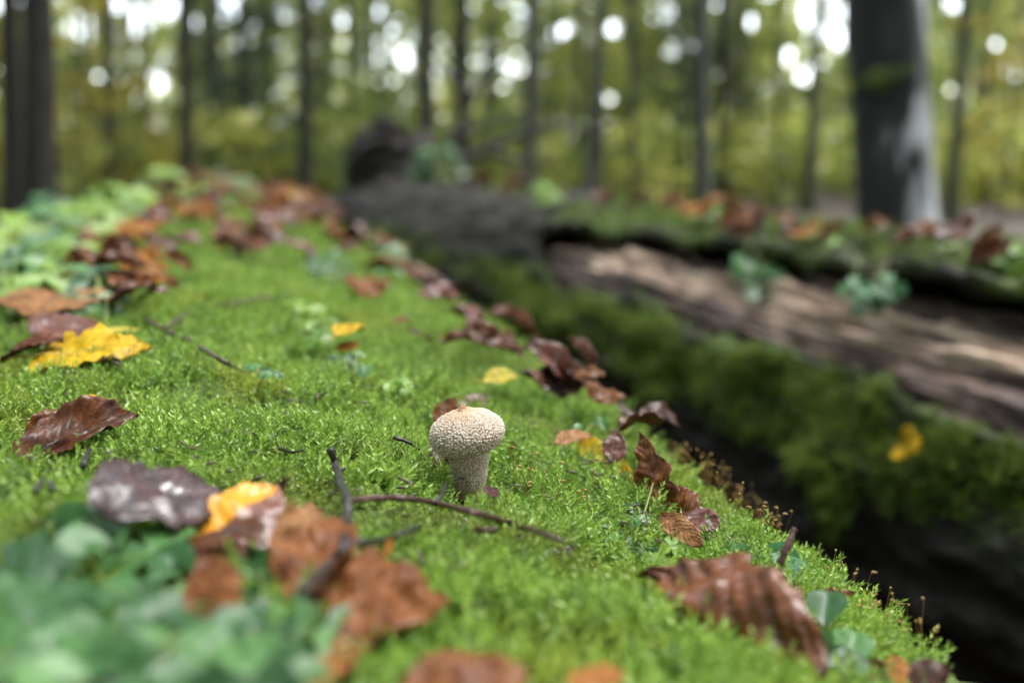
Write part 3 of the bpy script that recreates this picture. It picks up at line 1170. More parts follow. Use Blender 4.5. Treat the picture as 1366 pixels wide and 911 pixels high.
place_leaf('dead_leaf', (405, 782, .355), (600, 800, .365), 'copper', 'broad copper crumpled leaf lying below the forked twig', normal=(-.05, -.52, .85), front=.035, seed=8, wr=.72, cross=-.35, curl=-.5, stalk=0, crumple=.07, corr=.02, wav=.08)
place_leaf('dead_leaf', (462, 905, .32), (490, 808, .345), 'copper', 'rolled copper leaf end hanging below the broad crumpled leaf', normal=(-.2, -.8, .5), seed=9, wr=.5, cross=.7, curl=.5, stalk=0, crumple=.05, shape='torn')
place_leaf('dead_leaf', (296, 835, .345), (272, 738, .37), 'copper', 'pale copper leaf poking up among the sorrel leaves', normal=(.1, -.9, .35), seed=10, wr=.55, curl=-.4, cross=.3, stalk=0, crumple=.04)
place_leaf('dead_leaf', (530, 925, .29), (705, 895, .30), 'copper', 'reddish leaf lying close below the broad crumpled leaf', normal=(0, -.45, .9), seed=11, wr=.7, curl=-.5, cross=-.3, stalk=0, crumple=.05)
place_leaf('dead_leaf', (395, 920, .31), (455, 875, .32), 'orange', 'orange leaf scrap beside the rolled copper leaf', normal=(0, -.5, .8), seed=12, wr=.7, stalk=0, curl=-.4, shape='torn')
place_leaf('dead_leaf', (760, 915, .285), (830, 893, .295), 'orange', 'blurred orange leaf scrap in the moss below the rust-brown leaf', normal=(0, -.4, .9), seed=13, wr=.6, stalk=0, shape='torn')
place_leaf('dead_leaf', (515, 772), (524, 748), 'orange', 'tiny orange leaf scrap upright in moss beyond the broad copper leaf', normal=(-.2, -.9, .3), seed=14, wr=.4, stalk=0, shape='torn', curl=.5)
place_leaf('dead_leaf', (20, 612, .47), (186, 545, .51), 'brown', 'red-brown leaf folded lengthwise beside the small yellow leaf', normal=(.05, -.55, .8), seed=15, wr=.5, fold=.55, curl=-.35, stalk=.25, crumple=.05, corr=.016, stalkmat='twig_dark')
place_leaf('dead_leaf', (34, 590, .50), (112, 556, .52), 'russet', 'russet leaf edge standing behind the folded red-brown leaf', normal=(.05, -.85, .4), seed=16, wr=.75, cross=.4, stalk=0, crumple=.05)
place_leaf('dead_leaf', (97, 546, .535), (144, 535, .54), 'yellow', 'small bright yellow leaf behind the folded red-brown leaf', normal=(0, -.6, .8), seed=17, wr=.8, stalk=.2, stalkmat='stalk_yellow', fold=.2, curl=-.6)
place_leaf('dead_leaf', (72, 493), (192, 481), 'yellow', 'lobed yellow maple leaf with a long pale stalk', lift=.012, seed=18, wr=.85, shape='lobed', curl=-.5, cross=.25, stalk=.85, stalkmat='stalk_yellow', crumple=.03)
place_leaf('dead_leaf', (118, 470), (196, 464), 'lemon', 'pale lemon leaf just behind the yellow maple leaf', lift=.014, seed=19, wr=.5, curl=-.4, stalk=0)
place_leaf('dead_leaf', (2, 505), (84, 478), 'brown', 'wet brown leaf with pale glints left of the yellow maple leaf', lift=.016, seed=20, wr=.7, fold=.3, curl=-.6, stalk=0, corr=.02)
place_leaf('dead_leaf', (52, 470), (118, 446), 'mauve', 'mauve brown leaf above the yellow maple leaf', lift=.016, seed=21, wr=.7, curl=-.5, stalk=.15)
place_leaf('dead_leaf', (50, 438), (105, 405), 'tan', 'pale tan leaf among the green plants on the log', lift=.02, seed=22, wr=.7, curl=-.4, stalk=.1)
place_leaf('dead_leaf', (578, 622, .50), (606, 588, .51), 'dark', 'dark curled leaf right behind the puffball stem', normal=(-.3, -.7, .5), seed=23, wr=.8, cross=.8, stalk=.2, curl=.5)
place_leaf('dead_leaf', (600, 620, .50), (620, 605, .51), 'dark', 'small dark leaf scrap at the back of the puffball stem', normal=(0, -.7, .5), seed=24, wr=.7, stalk=0, curl=-.6, shape='torn')
place_leaf('dead_leaf', (586, 570, .56), (606, 530, .57), 'russet', 'russet leaf standing behind the puffball cap', normal=(-.3, -.9, .3), seed=25, wr=.75, stalk=0, cross=.3)
place_leaf('dead_leaf', (610, 548, .60), (650, 528, .61), 'mauve', 'mauve leaf scrap behind the top of the puffball cap', normal=(0, -.7, .6), seed=26, wr=.6, stalk=0)
place_leaf('dead_leaf', (651, 686), (646, 676), 'dark', 'tiny dark scrap at the foot of the puffball stem', normal=(.2, -.8, .5), lift=.004, seed=27, wr=.55, stalk=0, shape='torn', cross=.8)
place_leaf('dead_leaf', (728, 613), (785, 604), 'tan', 'small tan leaf lying against the narrow yellow leaf', lift=.010, seed=28, wr=.45, fold=.2, curl=-.5, stalk=.1)
place_leaf('dead_leaf', (760, 580, .57), (846, 640, .50), 'yellow', 'narrow yellow leaf beside the jagged orange leaf', normal=(-.3, -.5, .8), seed=29, wr=.2, shape='lance', curl=-.6, stalk=0)
place_leaf('dead_leaf', (818, 618, .52), (822, 574, .53), 'mauve', 'pinkish leaf standing behind the jagged orange leaf', normal=(-.2, -.9, .2), seed=30, wr=.7, stalk=0, cross=.3)
place_leaf('dead_leaf', (885, 672, .48), (852, 574, .50), 'russet', 'jagged orange-brown leaf standing on the log edge', normal=(-.4, -.85, .25), seed=31, wr=.55, stalk=0, shape='lobed', cross=.25, crumple=.04)
place_leaf('dead_leaf', (925, 700, .45), (884, 655, .48), 'russet', 'orange-brown leaf end below the jagged orange leaf', normal=(-.3, -.8, .4), seed=32, wr=.7, stalk=0, crumple=.05)
place_leaf('dead_leaf', (880, 684, .45), (938, 728, .42), 'tan', 'tan strip of leaf behind the large rust-brown leaf', normal=(-.4, -.5, .75), seed=33, wr=.35, stalk=0, crumple=.03)
place_leaf('dead_leaf', (905, 682, .465), (960, 706, .44), 'mauve', 'mauve wet leaf between the tan strip and the sporophytes', normal=(-.3, -.5, .8), seed=34, wr=.6, stalk=0, crumple=.05)
place_leaf('dead_leaf', (1090, 800, .395), (1142, 790, .40), 'russet', 'small brown and yellow leaf sticking out over the dark gap', normal=(-.1, -.8, .5), seed=35, wr=.5, stalk=0, shape='lobed', curl=.4)
place_leaf('dead_leaf', (1152, 885, .37), (1185, 905, .36), 'brown', 'small brown leaf on the log edge beside the orange scrap', normal=(-.3, -.7, .6), seed=36, wr=.8, stalk=.3, cross=.4)
place_leaf('dead_leaf', (1205, 915, .36), (1192, 875, .375), 'orange', 'upright orange scrap on the log edge by the ribbed brown leaf', normal=(-.2, -.9, .2), seed=37, wr=.6, stalk=0, shape='torn')
place_leaf('dead_leaf', (1212, 915, .365), (1268, 890, .375), 'dark', 'ribbed dark brown leaf at the dark end of the log edge', normal=(-.1, -.8, .5), seed=38, wr=.6, stalk=0, corr=.03)
place_leaf('dead_leaf', (640, 530), (684, 524), 'lemon', 'pale yellow leaf tip beside the mauve leaves on the log edge', lift=.012, seed=39, wr=.5, stalk=.3, curl=-.8, fold=.25, crumple=.05, stalkmat='stalk_yellow')
place_leaf('dead_leaf', (520, 456), (546, 450), 'russet', 'small orange-brown leaf alone on the open moss', lift=.010, seed=40, wr=.6, stalk=.1)
place_leaf('dead_leaf', (545, 466), (570, 474), 'dark', 'small dark leaf curled on the open moss', lift=.010, seed=41, wr=.6, stalk=0, curl=-.9)
place_leaf('dead_leaf', (1208, 605), (1248, 605), 'yellow', 'single small yellow leaf on the moss of the fallen trunk', which=2, lift=.02, seed=42, wr=.8, stalk=.3, curl=-.8, fold=.25, crumple=.05, stalkmat='stalk_yellow')
place_leaf('dead_leaf', (448, 470), (480, 462), 'yellow', 'small yellow leaf among sorrel on the open moss', lift=.012, seed=43, wr=.6, stalk=.3, curl=-.8, fold=.25, crumple=.05, stalkmat='stalk_yellow')
place_leaf('dead_leaf', (445, 488), (470, 482), 'orange', 'small orange leaf just below the small yellow leaf in sorrel', lift=.012, seed=44, wr=.6, stalk=0)

# --- leaves told apart only by their place
protos = [dict(seed=60, wr=.66, curl=-.9, cross=.4, crumple=.05), dict(seed=61, wr=.6, curl=-1.1, fold=.4, crumple=.04), dict(seed=62, wr=.7, curl=.8, cross=-.6, wav=.08, crumple=.05), dict(seed=63, wr=.58, fold=.6, curl=-.5, crumple=.05), dict(seed=64, wr=.72, curl=-.6, cross=.9, crumple=.06, wav=.08), dict(seed=65, wr=.64, curl=1.1, fold=-.3, crumple=.06, wav=.1), dict(seed=66, wr=.55, curl=-.4, cross=1.3, crumple=.05)]


def scatter_leaves(spots, mats, label, group, which=1, lift=.014, tilt=30):
    for k, sp in enumerate(spots):
        px, py, L = sp[0], sp[1], sp[2]
        mt = sp[3] if len(sp) > 3 else mats[k % len(mats)]
        cw = {'dark': 'dark brown', 'russet': 'russet', 'tan': 'pale tan', 'lemon': 'pale yellow'}.get(mt, mt)
        a = random.uniform(-.5, .5) + (math.pi if random.random() < .4 else 0)
        pr = protos[(k * 7 + int(px)) % len(protos)]
        c, n = hit(px, py, which, 0)
        c = c + n * (lift + .004 + random.uniform(0, .010) + (.008 * min(3, depth_of(c)) if which == 1 else .02))
        ln = min(.11, max(.014, L * depth_of(c) / FPX * 1.1))
        h = Vector((math.cos(a), math.sin(a), 0))
        h = (h - n * h.dot(n)).normalized() * ln * .5
        n = (n + toward(px, py, .5) * .5).normalized()
        place_leaf('dead_leaf', c - h, c + h, mt, label % cw, 'leaf', '%s %s' % (cw, group), roll=random.uniform(-1, 1) * tilt, pitch=random.uniform(-.15, .8) * tilt, normal=n, stalk=.15, **pr)


edge = [(485, 412, 60, 'copper'), (517, 388, 70, 'tan'), (560, 408, 52, 'russet'), (578, 433, 55, 'mauve'), (606, 460, 62, 'mauve'), (612, 502, 44, 'brown'), (664, 510, 50, 'mauve'),
        (708, 532, 70, 'mauve'), (738, 520, 55, 'mauve'), (690, 545, 45, 'brown'), (745, 545, 40, 'purple'), (640, 488, 48, 'brown'), (655, 498, 40, 'russet'), (470, 350, 50, 'brown'), (450, 330, 60, 'copper'),
        (500, 372, 50, 'russet'), (540, 392, 45, 'brown'), (435, 315, 50, 'brown'), (462, 365, 45, 'mauve'), (770, 562, 40, 'russet'), (625, 475, 45, 'copper')]
for k in range(17):
    t = (k + random.random()) / 17
    ex = np.interp(t, [0, .3, .6, 1], [425, 560, 700, 880])
    ey = np.interp(t, [0, .3, .6, 1], [300, 420, 520, 640])
    edge.append((ex + random.uniform(-14, 16), ey + random.uniform(-14, 10), np.interp(t, [0, 1], [50, 66]) * random.uniform(.75, 1.3), random.choice(['brown', 'mauve', 'copper', 'russet', 'dark', 'brown'])))
scatter_leaves(edge, ['brown'], '%s dead leaf lying along the mossy log edge by the dark gap', 'dead leaves along the log edge')
left = [(130, 385, 60, 'russet'), (165, 372, 55, 'brown'), (200, 398, 60, 'orange'), (190, 415, 55, 'tan'), (150, 400, 60, 'brown'), (205, 365, 60, 'russet'), (245, 350, 60, 'mauve'), (110, 378, 45, 'orange'),
        (172, 350, 50, 'orange'), (210, 335, 45, 'lemon'), (180, 330, 50, 'orange'), (225, 300, 60, 'copper'), (320, 345, 70, 'russet'), (300, 360, 60, 'brown'), (350, 360, 70, 'brown'), (385, 360, 55, 'mauve'),
        (190, 437, 70, 'brown'), (150, 360, 45, 'copper'), (230, 380, 50, 'russet'), (340, 330, 50, 'copper')]
for k in range(16):
    left.append((random.uniform(90, 250), random.uniform(345, 440), random.uniform(35, 60), random.choice(['brown', 'copper', 'russet', 'orange', 'brown'])))
scatter_leaves(left, ['brown'], '%s dead leaf in the drift across the mossy log near the thin twig', 'drift of leaves across the log', lift=.014, tilt=16)
far = [(270, 300, 50), (300, 290, 55), (330, 300, 50), (360, 300, 60, 'copper'), (385, 300, 45, 'tan'), (260, 285, 45), (400, 315, 50), (280, 262, 40), (265, 255, 40, 'mauve'), (310, 270, 45), (345, 275, 50), (350, 255, 40, 'tan'),
       (230, 275, 40), (375, 285, 45), (405, 290, 40), (250, 270, 40, 'orange'), (320, 258, 35), (290, 250, 35, 'mauve'), (415, 330, 45), (430, 345, 40), (240, 320, 40, 'orange'), (365, 320, 50)]
for k in range(40):
    far.append((random.uniform(190, 430), random.uniform(250, 345), random.uniform(30, 55), random.choice(['brown', 'copper', 'russet', 'mauve', 'tan', 'orange'])))
scatter_leaves(far, ['brown', 'copper', 'russet'], '%s dead leaf strewn over the far end of the mossy log', 'leaves on the far end of the mossy log', lift=.02, tilt=16)
top2 = [(970, 290, 45, 'tan'), (995, 305, 70, 'russet'), (1010, 315, 60, 'brown'), (1130, 330, 45, 'copper'), (1180, 325, 40, 'russet'), (1290, 335, 60, 'mauve'), (1330, 350, 60, 'brown'), (1250, 345, 60, 'russet'), (900, 275, 45, 'russet'),
        (940, 300, 45, 'orange'), (860, 285, 40, 'brown'), (640, 240, 40, 'copper'), (690, 250, 40, 'brown'), (1080, 330, 50, 'orange'), (1340, 335, 45, 'copper'), (1215, 350, 50, 'brown'), (1040, 320, 45, 'russet'), (810, 275, 36, 'brown')]
scatter_leaves(top2, ['brown'], '%s dead leaf lying on top of the fallen trunk above the peeled strip', 'leaves on top of the fallen trunk', which=2, lift=.008, tilt=10)


# ------------------------------------------------------------------ wood sorrel and other small plants
def leaflet_mesh(seed, notch=.18, wr=1.0, fold=.25, nl=11, nw=9, serr=0.0):
    r = random.Random(seed)
    V = []
    ox = r.uniform(0, 50)
    for i in range(nl):
        t = i / (nl - 1)
        w = wr * .5 * math.sin(math.pi * min(1, (t * .93 + .02)) ** 1.25) ** .7
        for j in range(nw):
            s = j / (nw - 1) * 2 - 1
            x = t + notch * t ** 3 * (min(1, abs(s) * 1.5) - .75) * 1.2
            y = s * w * (1 + serr * math.sin(t * 40))
            z = abs(y) * math.tan(fold) + .05 * noise.noise(Vector((x * 3 + ox, y * 3, 0))) - .18 * t * t
            V.append((x, y, z))
    F = [(i * nw + j, (i + 1) * nw + j, (i + 1) * nw + j + 1, i * nw + j + 1) for i in range(nl - 1) for j in range(nw - 1)]
    me = bpy.data.meshes.new('leaflet')
    me.from_pydata(V, [], F)
    me.polygons.foreach_set('use_smooth', [True] * len(F))
    return me


HEARTS = [leaflet_mesh(k, .5, 1.1, .12 + .12 * k) for k in range(4)]
OVALS = [leaflet_mesh(20 + k, 0, .78, .15 + .1 * k) for k in range(3)]


def small_plant(name, root, leaves, mat, label, group=None, cat='plant', kind='heart', stalkmat='stalk_green'):
    """leaves: list of (position, leaf size, facing normal); each leaf a stalk carrying three leaflets (one for ivy)"""
    o = empty(name, root)
    tag(o, label, cat, group)
    for (p, size, n) in leaves:
        q = Vector(p) - Vector(root)
        mid = q * .5 + Vector((random.uniform(-.1, .1) * q.length, random.uniform(-.1, .1) * q.length, q.length * .12))
        r0 = min(.0011, max(.0005, size * .03))
        st = tube('leaf_stalk', [Vector((0, 0, -.004)), mid, q], [r0 * 1.3, r0, r0 * .8], M[stalkmat], o, sides=5, n=8)
        n = Vector(n).normalized()
        az = random.uniform(0, 6.28)
        x0 = n.cross(Vector((math.cos(az), math.sin(az), .2))).normalized()
        y0 = n.cross(x0)
        kk = 3 if kind != 'ivy' else 1
        for k in range(kk):
            a = k * 2.094 + random.uniform(-.15, .15)
            X = (x0 * math.cos(a) + y0 * math.sin(a)) - n * random.uniform(-.05, .25)
            X.normalize()
            Y = n.cross(X).normalized()
            Z = X.cross(Y)
            me = random.choice(HEARTS if kind == 'heart' else OVALS)
            lf = inst('leaflet', me, st, M[mat])
            s = size * random.uniform(.85, 1.12)
            lf.matrix_local = Matrix.Translation(q) @ Matrix((X, Y, Z)).transposed().to_4x4() @ Matrix.Scale(s, 4)
    return o


def plant_at(name, base_px, leaf_list, mat, label, group=None, which=1, kind='heart', hgt=None, tow=.35):
    """leaf_list: (px, py, size in photograph px, depth or None = just above the log)"""
    root, n = hit(base_px[0], base_px[1], which, .002)
    out = []
    for (px, py, sz, dep) in leaf_list:
        if dep is None:
            base_d = depth_of(root)
            if which == 2 and name == 'hanging_plant':
                dep = base_d - .13 - random.uniform(0, .03)
            else:
                dep = min(base_d * 1.12, max(base_d * .88, depth_of(hit(px, py, which)[0]))) - .014
        elif which == 1 and dep < 1:
            sd = depth_of(hit(px, py, which)[0])
            dep = min(max(dep, sd - .045), sd - .012)
        p = at(px, py, dep) + Vector((0, 0, (.006 + .012 * dep) if dep > .5 and which == 1 else 0))
        out.append((p, sz * dep / FPX, toward(px, py, tow)))
    return small_plant(name, root, out, mat, label, group, kind=kind)


# big soft sorrel in the near corner
plant_at('wood_sorrel', (130, 800), [(125, 690, 77, 0.293), (205, 735, 65, 0.288), (165, 795, 77, 0.263), (60, 745, 72, 0.268), (20, 770, 75, 0.250)], 'sorrel', 'large leafy wood sorrel in front of the dark purple leaf', kind='heart')
plant_at('wood_sorrel', (60, 880), [(40, 830, 87, 0.233), (110, 880, 82, 0.223), (10, 895, 82, 0.218), (75, 795, 68, 0.243)], 'sorrel', 'wood sorrel clump at the lowest corner of the mossy log', kind='heart')
plant_at('wood_sorrel', (250, 860), [(250, 815, 68, 0.258), (225, 860, 77, 0.238), (190, 905, 82, 0.223), (290, 850, 68, 0.250)], 'sorrel', 'wood sorrel around the pale copper leaf', kind='heart')
plant_at('wood_sorrel', (350, 850), [(345, 760, 50, 0.313), (370, 800, 55, 0.298), (400, 850, 68, 0.273), (335, 845, 65, 0.268), (300, 900, 75, 0.238)], 'sorrel', 'wood sorrel growing over the broad copper crumpled leaf', kind='heart')
plant_at('wood_sorrel', (400, 880), [(425, 838, 55, 0.283), (370, 895, 75, 0.248), (430, 880, 56, 0.268), (330, 905, 77, 0.233)], 'sorrel', 'wood sorrel beside the rolled copper leaf end', kind='heart')
# bright plants on the far shoulder of the log
pl = 'bright green leafy plant on the shoulder of the mossy log'
for k, (bx, by, n_) in enumerate([(30, 400, 6), (75, 375, 7), (10, 350, 6), (60, 340, 6), (110, 335, 6), (150, 310, 6), (95, 305, 5), (175, 300, 5), (30, 430, 5), (120, 420, 5)]):
    ll = [(bx + random.uniform(-38, 38), by + random.uniform(-34, 12), random.uniform(30, 50) * (1 if by > 330 else .8), None) for _ in range(n_)]
    plant_at('leafy_plant', (bx, by + 8), ll, 'sorrel_pale' if k % 3 else 'sorrel', pl if k < 8 else 'green leafy plant between the fallen leaves on the mossy log', 'green plants on the log shoulder' if k < 8 else 'plants among the drift of leaves', kind='oval')
for bx, by in [(215, 265), (300, 275), (250, 285), (300, 262), (395, 300)]:
    ll = [(bx + random.uniform(-25, 25), by + random.uniform(-18, 5), random.uniform(16, 26), None) for _ in range(5)]
    plant_at('leafy_plant', (bx, by + 4), ll, 'sorrel_pale' if bx != 300 else 'sorrel', 'green leafy plant on the far end of the mossy log', 'plants on the far end of the log', kind='oval')
# single sorrels in the open moss
plant_at('wood_sorrel', (420, 470), [(410, 440, 22, None), (430, 455, 22, None), (400, 432, 18, None), (425, 475, 20, None)], 'sorrel_pale', 'wood sorrel in the open moss beside the small yellow leaf', tow=.2)
plant_at('wood_sorrel', (465, 515), [(455, 505, 20, None), (488, 520, 15, None), (470, 500, 16, None)], 'sorrel', 'wood sorrel with glinting leaves between the yellow leaf and the puffball')
plant_at('wood_sorrel', (530, 545), [(520, 540, 15, None), (540, 535, 14, None), (545, 548, 12, None)], 'sorrel_pale', 'tiny pale sorrel in the moss left behind the puffball')
plant_at('wood_sorrel', (340, 525), [(345, 520, 18, None), (365, 527, 15, None)], 'sorrel', 'tiny dark sorrel at the end of the long thin twig')
plant_at('wood_sorrel', (450, 390), [(430, 380, 20, None), (455, 378, 22, None), (420, 370, 18, None), (445, 365, 18, None)], 'sorrel', 'wood sorrel beside the tan leaf at the log edge')
plant_at('wood_sorrel', (130, 450), [(130, 425, 26, None), (115, 440, 24, None), (150, 440, 22, None)], 'sorrel', 'dark sorrel between the mauve brown leaf and the leaf drift')
plant_at('wood_sorrel', (700, 722), [(690, 720, 14, None), (698, 727, 12, None), (682, 728, 12, None)], 'sorrel_pale', 'tiny sorrel at the tip of the forked twig')
plant_at('wood_sorrel', (825, 722), [(815, 715, 16, None), (838, 728, 18, None), (860, 735, 18, None), (803, 702, 12, None)], 'sorrel', 'sorrel in the moss above the large rust-brown leaf')
plant_at('wood_sorrel', (855, 690), [(845, 675, 14, None), (870, 672, 15, None), (852, 692, 13, None)], 'sorrel', 'sorrel below the jagged orange leaf')
plant_at('wood_sorrel', (895, 738), [(895, 728, 17, .43), (875, 745, 14, .42)], 'sorrel_pale', 'pale sorrel beside the tan strip of leaf')
plant_at('wood_sorrel', (775, 608), [(800, 590, 12, None), (768, 600, 11, None)], 'sorrel', 'tiny sorrel beside the small tan leaf')
# creeping ivy-like plant on the log edge
plant_at('creeping_plant', (1060, 790), [(1020, 750, 62, .39), (1050, 775, 70, .39), (1070, 765, 64, .40), (1042, 800, 32, .385), (1060, 812, 48, .38)], 'ivy', 'creeping plant with dark glossy leaves behind the large rust-brown leaf', kind='ivy', tow=.8)
plant_at('creeping_plant', (1085, 850), [(1075, 830, 59, .375), (1100, 835, 62, .38), (1085, 865, 64, .365), (1115, 865, 62, .37), (1100, 890, 70, .355), (1130, 890, 67, .36), (1065, 880, 54, .355)], 'sorrel', 'creeping plant with broad green leaves at the tip of the rust-brown leaf', kind='ivy', tow=.8)
# plants on the fallen trunk
plant_at('hanging_plant', (1010, 314), [(1000, 360, 26, None), (1022, 365, 26, None), (1008, 385, 24, None), (990, 350, 22, None), (1025, 385, 20, None)], 'sorrel', 'small plant hanging over the dark crack near the start of the peeled strip', which=2, kind='oval', tow=.6)
plant_at('hanging_plant', (1165, 346), [(1140, 380, 28, None), (1165, 385, 30, None), (1185, 378, 28, None), (1150, 405, 26, None), (1178, 400, 22, None)], 'ivy', 'dark green plant hanging over the middle of the peeled strip', which=2, kind='oval', tow=.6)
for bx, by in [(565, 235), (585, 225), (605, 232)]:
    ll = [(bx + random.uniform(-25, 25), by + random.uniform(-35, 0), random.uniform(14, 24), 4.3) for _ in range(7)]
    plant_at('leafy_plant', (bx, by + 10), ll, 'sorrel', 'green leafy plant on the fallen trunk by its torn root end', 'plants at the root end of the fallen trunk', which=2, kind='oval')
for bx, by in [(1345, 345), (1330, 352), (1290, 345), (1100, 322), (720, 262), (930, 290)]:
    ll = [(bx + random.uniform(-25, 25), by + random.uniform(-20, 8), random.uniform(14, 24), None) for _ in range(5)]
    plant_at('leafy_plant', (bx, by + 5), ll, 'sorrel_pale', 'low green plant on top of the fallen trunk', 'plants on top of the fallen trunk', which=2, kind='oval')
plant_at('leafy_plant', (528, 372), [(515, 355, 22, 1.5), (530, 362, 22, 1.5), (520, 378, 20, 1.45), (540, 370, 20, 1.5)], 'ivy', 'dark green plant hanging off the log edge into the gap', kind='oval')


# ------------------------------------------------------------------ twigs
def surf_path(pts, which=1):
    out = []
    for p in pts:
        if len(p) == 4:
            out.append(at(p[0], p[1], p[3]))
        else:
            q, n = hit(p[0], p[1], which, p[2] + .0105)
            out.append(q + n * .009 * max(0, depth_of(q) - .55))
    return out


def twig(name, label, segs, group=None):
    root = None
    for nm, pts, r0, r1, mat in segs:
        P_ = surf_path(pts)
        if root is None:
            root = empty(name, P_[0])
            tag(root, label, 'twig', group)
        rr = [r0 + (r1 - r0) * k / (len(P_) - 1) for k in range(len(P_))]
        rr = [x * random.uniform(.88, 1.15) for x in rr]
        tube(nm, [p - root.location for p in P_], rr, M[mat], root, sides=9, n=len(P_) * 9, wob=.35, seed=len(pts))
    return root


twig('forked_twig', 'forked dark twig lying on the moss in front of the puffball', [
    ('main_stem', [(440, 598, .011), (448, 622, .012), (455, 645, .012), (463, 667, .011), (463, 695, .011), (459, 727, .011), (440, 752, .012), (400, 790, .014)], .0017, .0016, 'twig_dark'),
    ('side_branch', [(464, 668, .0115), (500, 664, .013), (545, 665, .013), (582, 671, .012), (630, 683, .011), (680, 697, .011), (720, 710, .010), (751, 722, .008)], .0013, .0010, 'twig_red'),
    ('side_branch', [(459, 727, .011), (485, 723, .010), (510, 721, .010), (535, 712, .009), (562, 700, .007)], .0014, .0009, 'twig_dark'),
    ('spur', [(580, 670, .012), (588, 660, .014), (596, 645, .013)], .0010, .0008, 'twig_dark'),
    ('bud', [(454, 628, .012), (460, 624, .013)], .0011, .0006, 'twig_dark'),
])
twig('thin_twig', 'long thin twig running from the leaf drift over the open moss', [
    ('main_stem', [(190, 425, .016), (220, 442, .014), (255, 458, .014), (290, 478, .013), (325, 497, .012), (350, 512, .010)], .0018, .0009, 'twig_brown'),
    ('side_branch', [(220, 440, .014), (260, 418, .016), (320, 406, .016), (390, 395, .016), (455, 380, .016)], .0016, .0010, 'twig_brown')])
twig('short_twig', 'short dark twig scrap lying in moss near the top of the forked twig', [('main_stem', [(372, 598, .008), (390, 603, .009), (405, 600, .006)], .0008, .0005, 'twig_dark')])
twig('short_twig', 'short dark twig scrap beside the dark leaf behind the puffball', [('main_stem', [(525, 583, .008), (545, 590, .009), (560, 600, .005)], .0009, .0005, 'twig_dark')])
twig('short_twig', 'tiny pinkish twig scrap lying between the forked twig and the sorrel', [('main_stem', [(635, 706, .007), (648, 707, .008), (660, 706, .007)], .0011, .0009, 'twig_red')])
twig('short_twig', 'dark twig scrap below the folded red-brown leaf', [('main_stem', [(105, 632, .006), (112, 618, .010), (120, 598, .009)], .0016, .0011, 'twig_dark')])
twig('short_twig', 'small dark tangle of twig in moss above the sorrel', [('main_stem', [(48, 655, .006), (60, 640, .012), (70, 652, .010), (62, 662, .006)], .0013, .0009, 'twig_dark')])
twig('red_twig', 'dull red twig stub pointing up from the log edge', [('main_stem', [(1040, 752, 0, .40), (1050, 730, 0, .402), (1060, 705, 0, .405)], .0015, .0012, 'twig_red')])
twig('short_twig', 'thin dark twig arching at the log edge by the small brown leaf', [('main_stem', [(1155, 882, 0, .38), (1170, 880, 0, .38), (1185, 888, 0, .38)], .0006, .0004, 'twig_dark')])

# moss sporophytes: thin stalks with golden capsules
V, F = [], []
spots = []
for k in range(105):
    t = random.random()
    spots.append((895 + 120 * t + random.gauss(0, 9), 628 + 80 * t + random.gauss(0, 7)))
for k in range(26):
    spots.append((random.uniform(1000, 1045), random.uniform(700, 735)))
for k in range(34):
    t = random.random()
    spots.append((1095 + 150 * t, 800 + 95 * t + random.gauss(0, 10)))
for k in range(22):
    spots.append((random.uniform(680, 790), random.uniform(650, 700)))
for (px, py) in spots:
    p, n = hit(px, py, 1, 0)
    L = random.uniform(.012, .026)
    lean = Vector((random.uniform(-.3, .3), random.uniform(-.3, .3), 1)).normalized()
    top = p + lean * L
    hook = top + Vector((random.uniform(-.0015, .0015), random.uniform(-.001, .001), .0004))
    v, f = tube_data([p, (p + top) / 2, top], [.00012, .00012, .00012], sides=3, n=4, cap=False)
    b0 = len(V)
    V += v
    F += [tuple(b0 + x for x in ff) for ff in f]
    v, f = tube_data([top, top + (hook - top) * .5 + Vector((0, 0, .0006)), hook + (hook - top) * .8], [.0002, .0006, .0002], sides=6, n=6)
    b0 = len(V)
    V += v
    F += [tuple(b0 + x for x in ff) for ff in f]
sp = mesh_obj('moss_sporophytes', V, F, M['seta'])
tag(sp, 'thin golden moss capsules on stalks along the log edge', 'moss', kind='stuff')


# ------------------------------------------------------------------ trees
def trunk_mesh(seed, h=16, r0=.5, sides=14, n=36, wob=.12):
    """unit trunk: radius about .5 at breast height, scaled in x and y per tree"""
    r = random.Random(seed)
    V, F = [], []
    for i in range(n):
        t = (i / (n - 1)) ** 1.4
        z = t * h - .2
        rad = r0 * (1 - .72 * t) + .35 * r0 * math.exp(-max(0, z) * 3.0)
        cx = .35 * noise.noise(Vector((seed, z * .25, 0))) * min(1, max(0, z) * .4)
        cy = .35 * noise.noise(Vector((seed + 9, z * .25, 5))) * min(1, max(0, z) * .4)
        for k in range(sides):
            a = 2 * math.pi * k / sides
            f = 1 + wob * noise.noise(Vector((math.cos(a) * 1.3 + seed, math.sin(a) * 1.3, z * .6))) + .25 * math.exp(-max(0, z) * 2.5) * math.cos(a * 4 + seed)
            V.append((cx + math.cos(a) * rad * f, cy + math.sin(a) * rad * f, z))
    for i in range(n - 1):
        for k in range(sides):
            F.append((i * sides + k, i * sides + (k + 1) % sides, (i + 1) * sides + (k + 1) % sides, (i + 1) * sides + k))
    me = bpy.data.meshes.new('trunk')
    me.from_pydata(V, [], F)
    me.polygons.foreach_set('use_smooth', [True] * len(F))
    return me


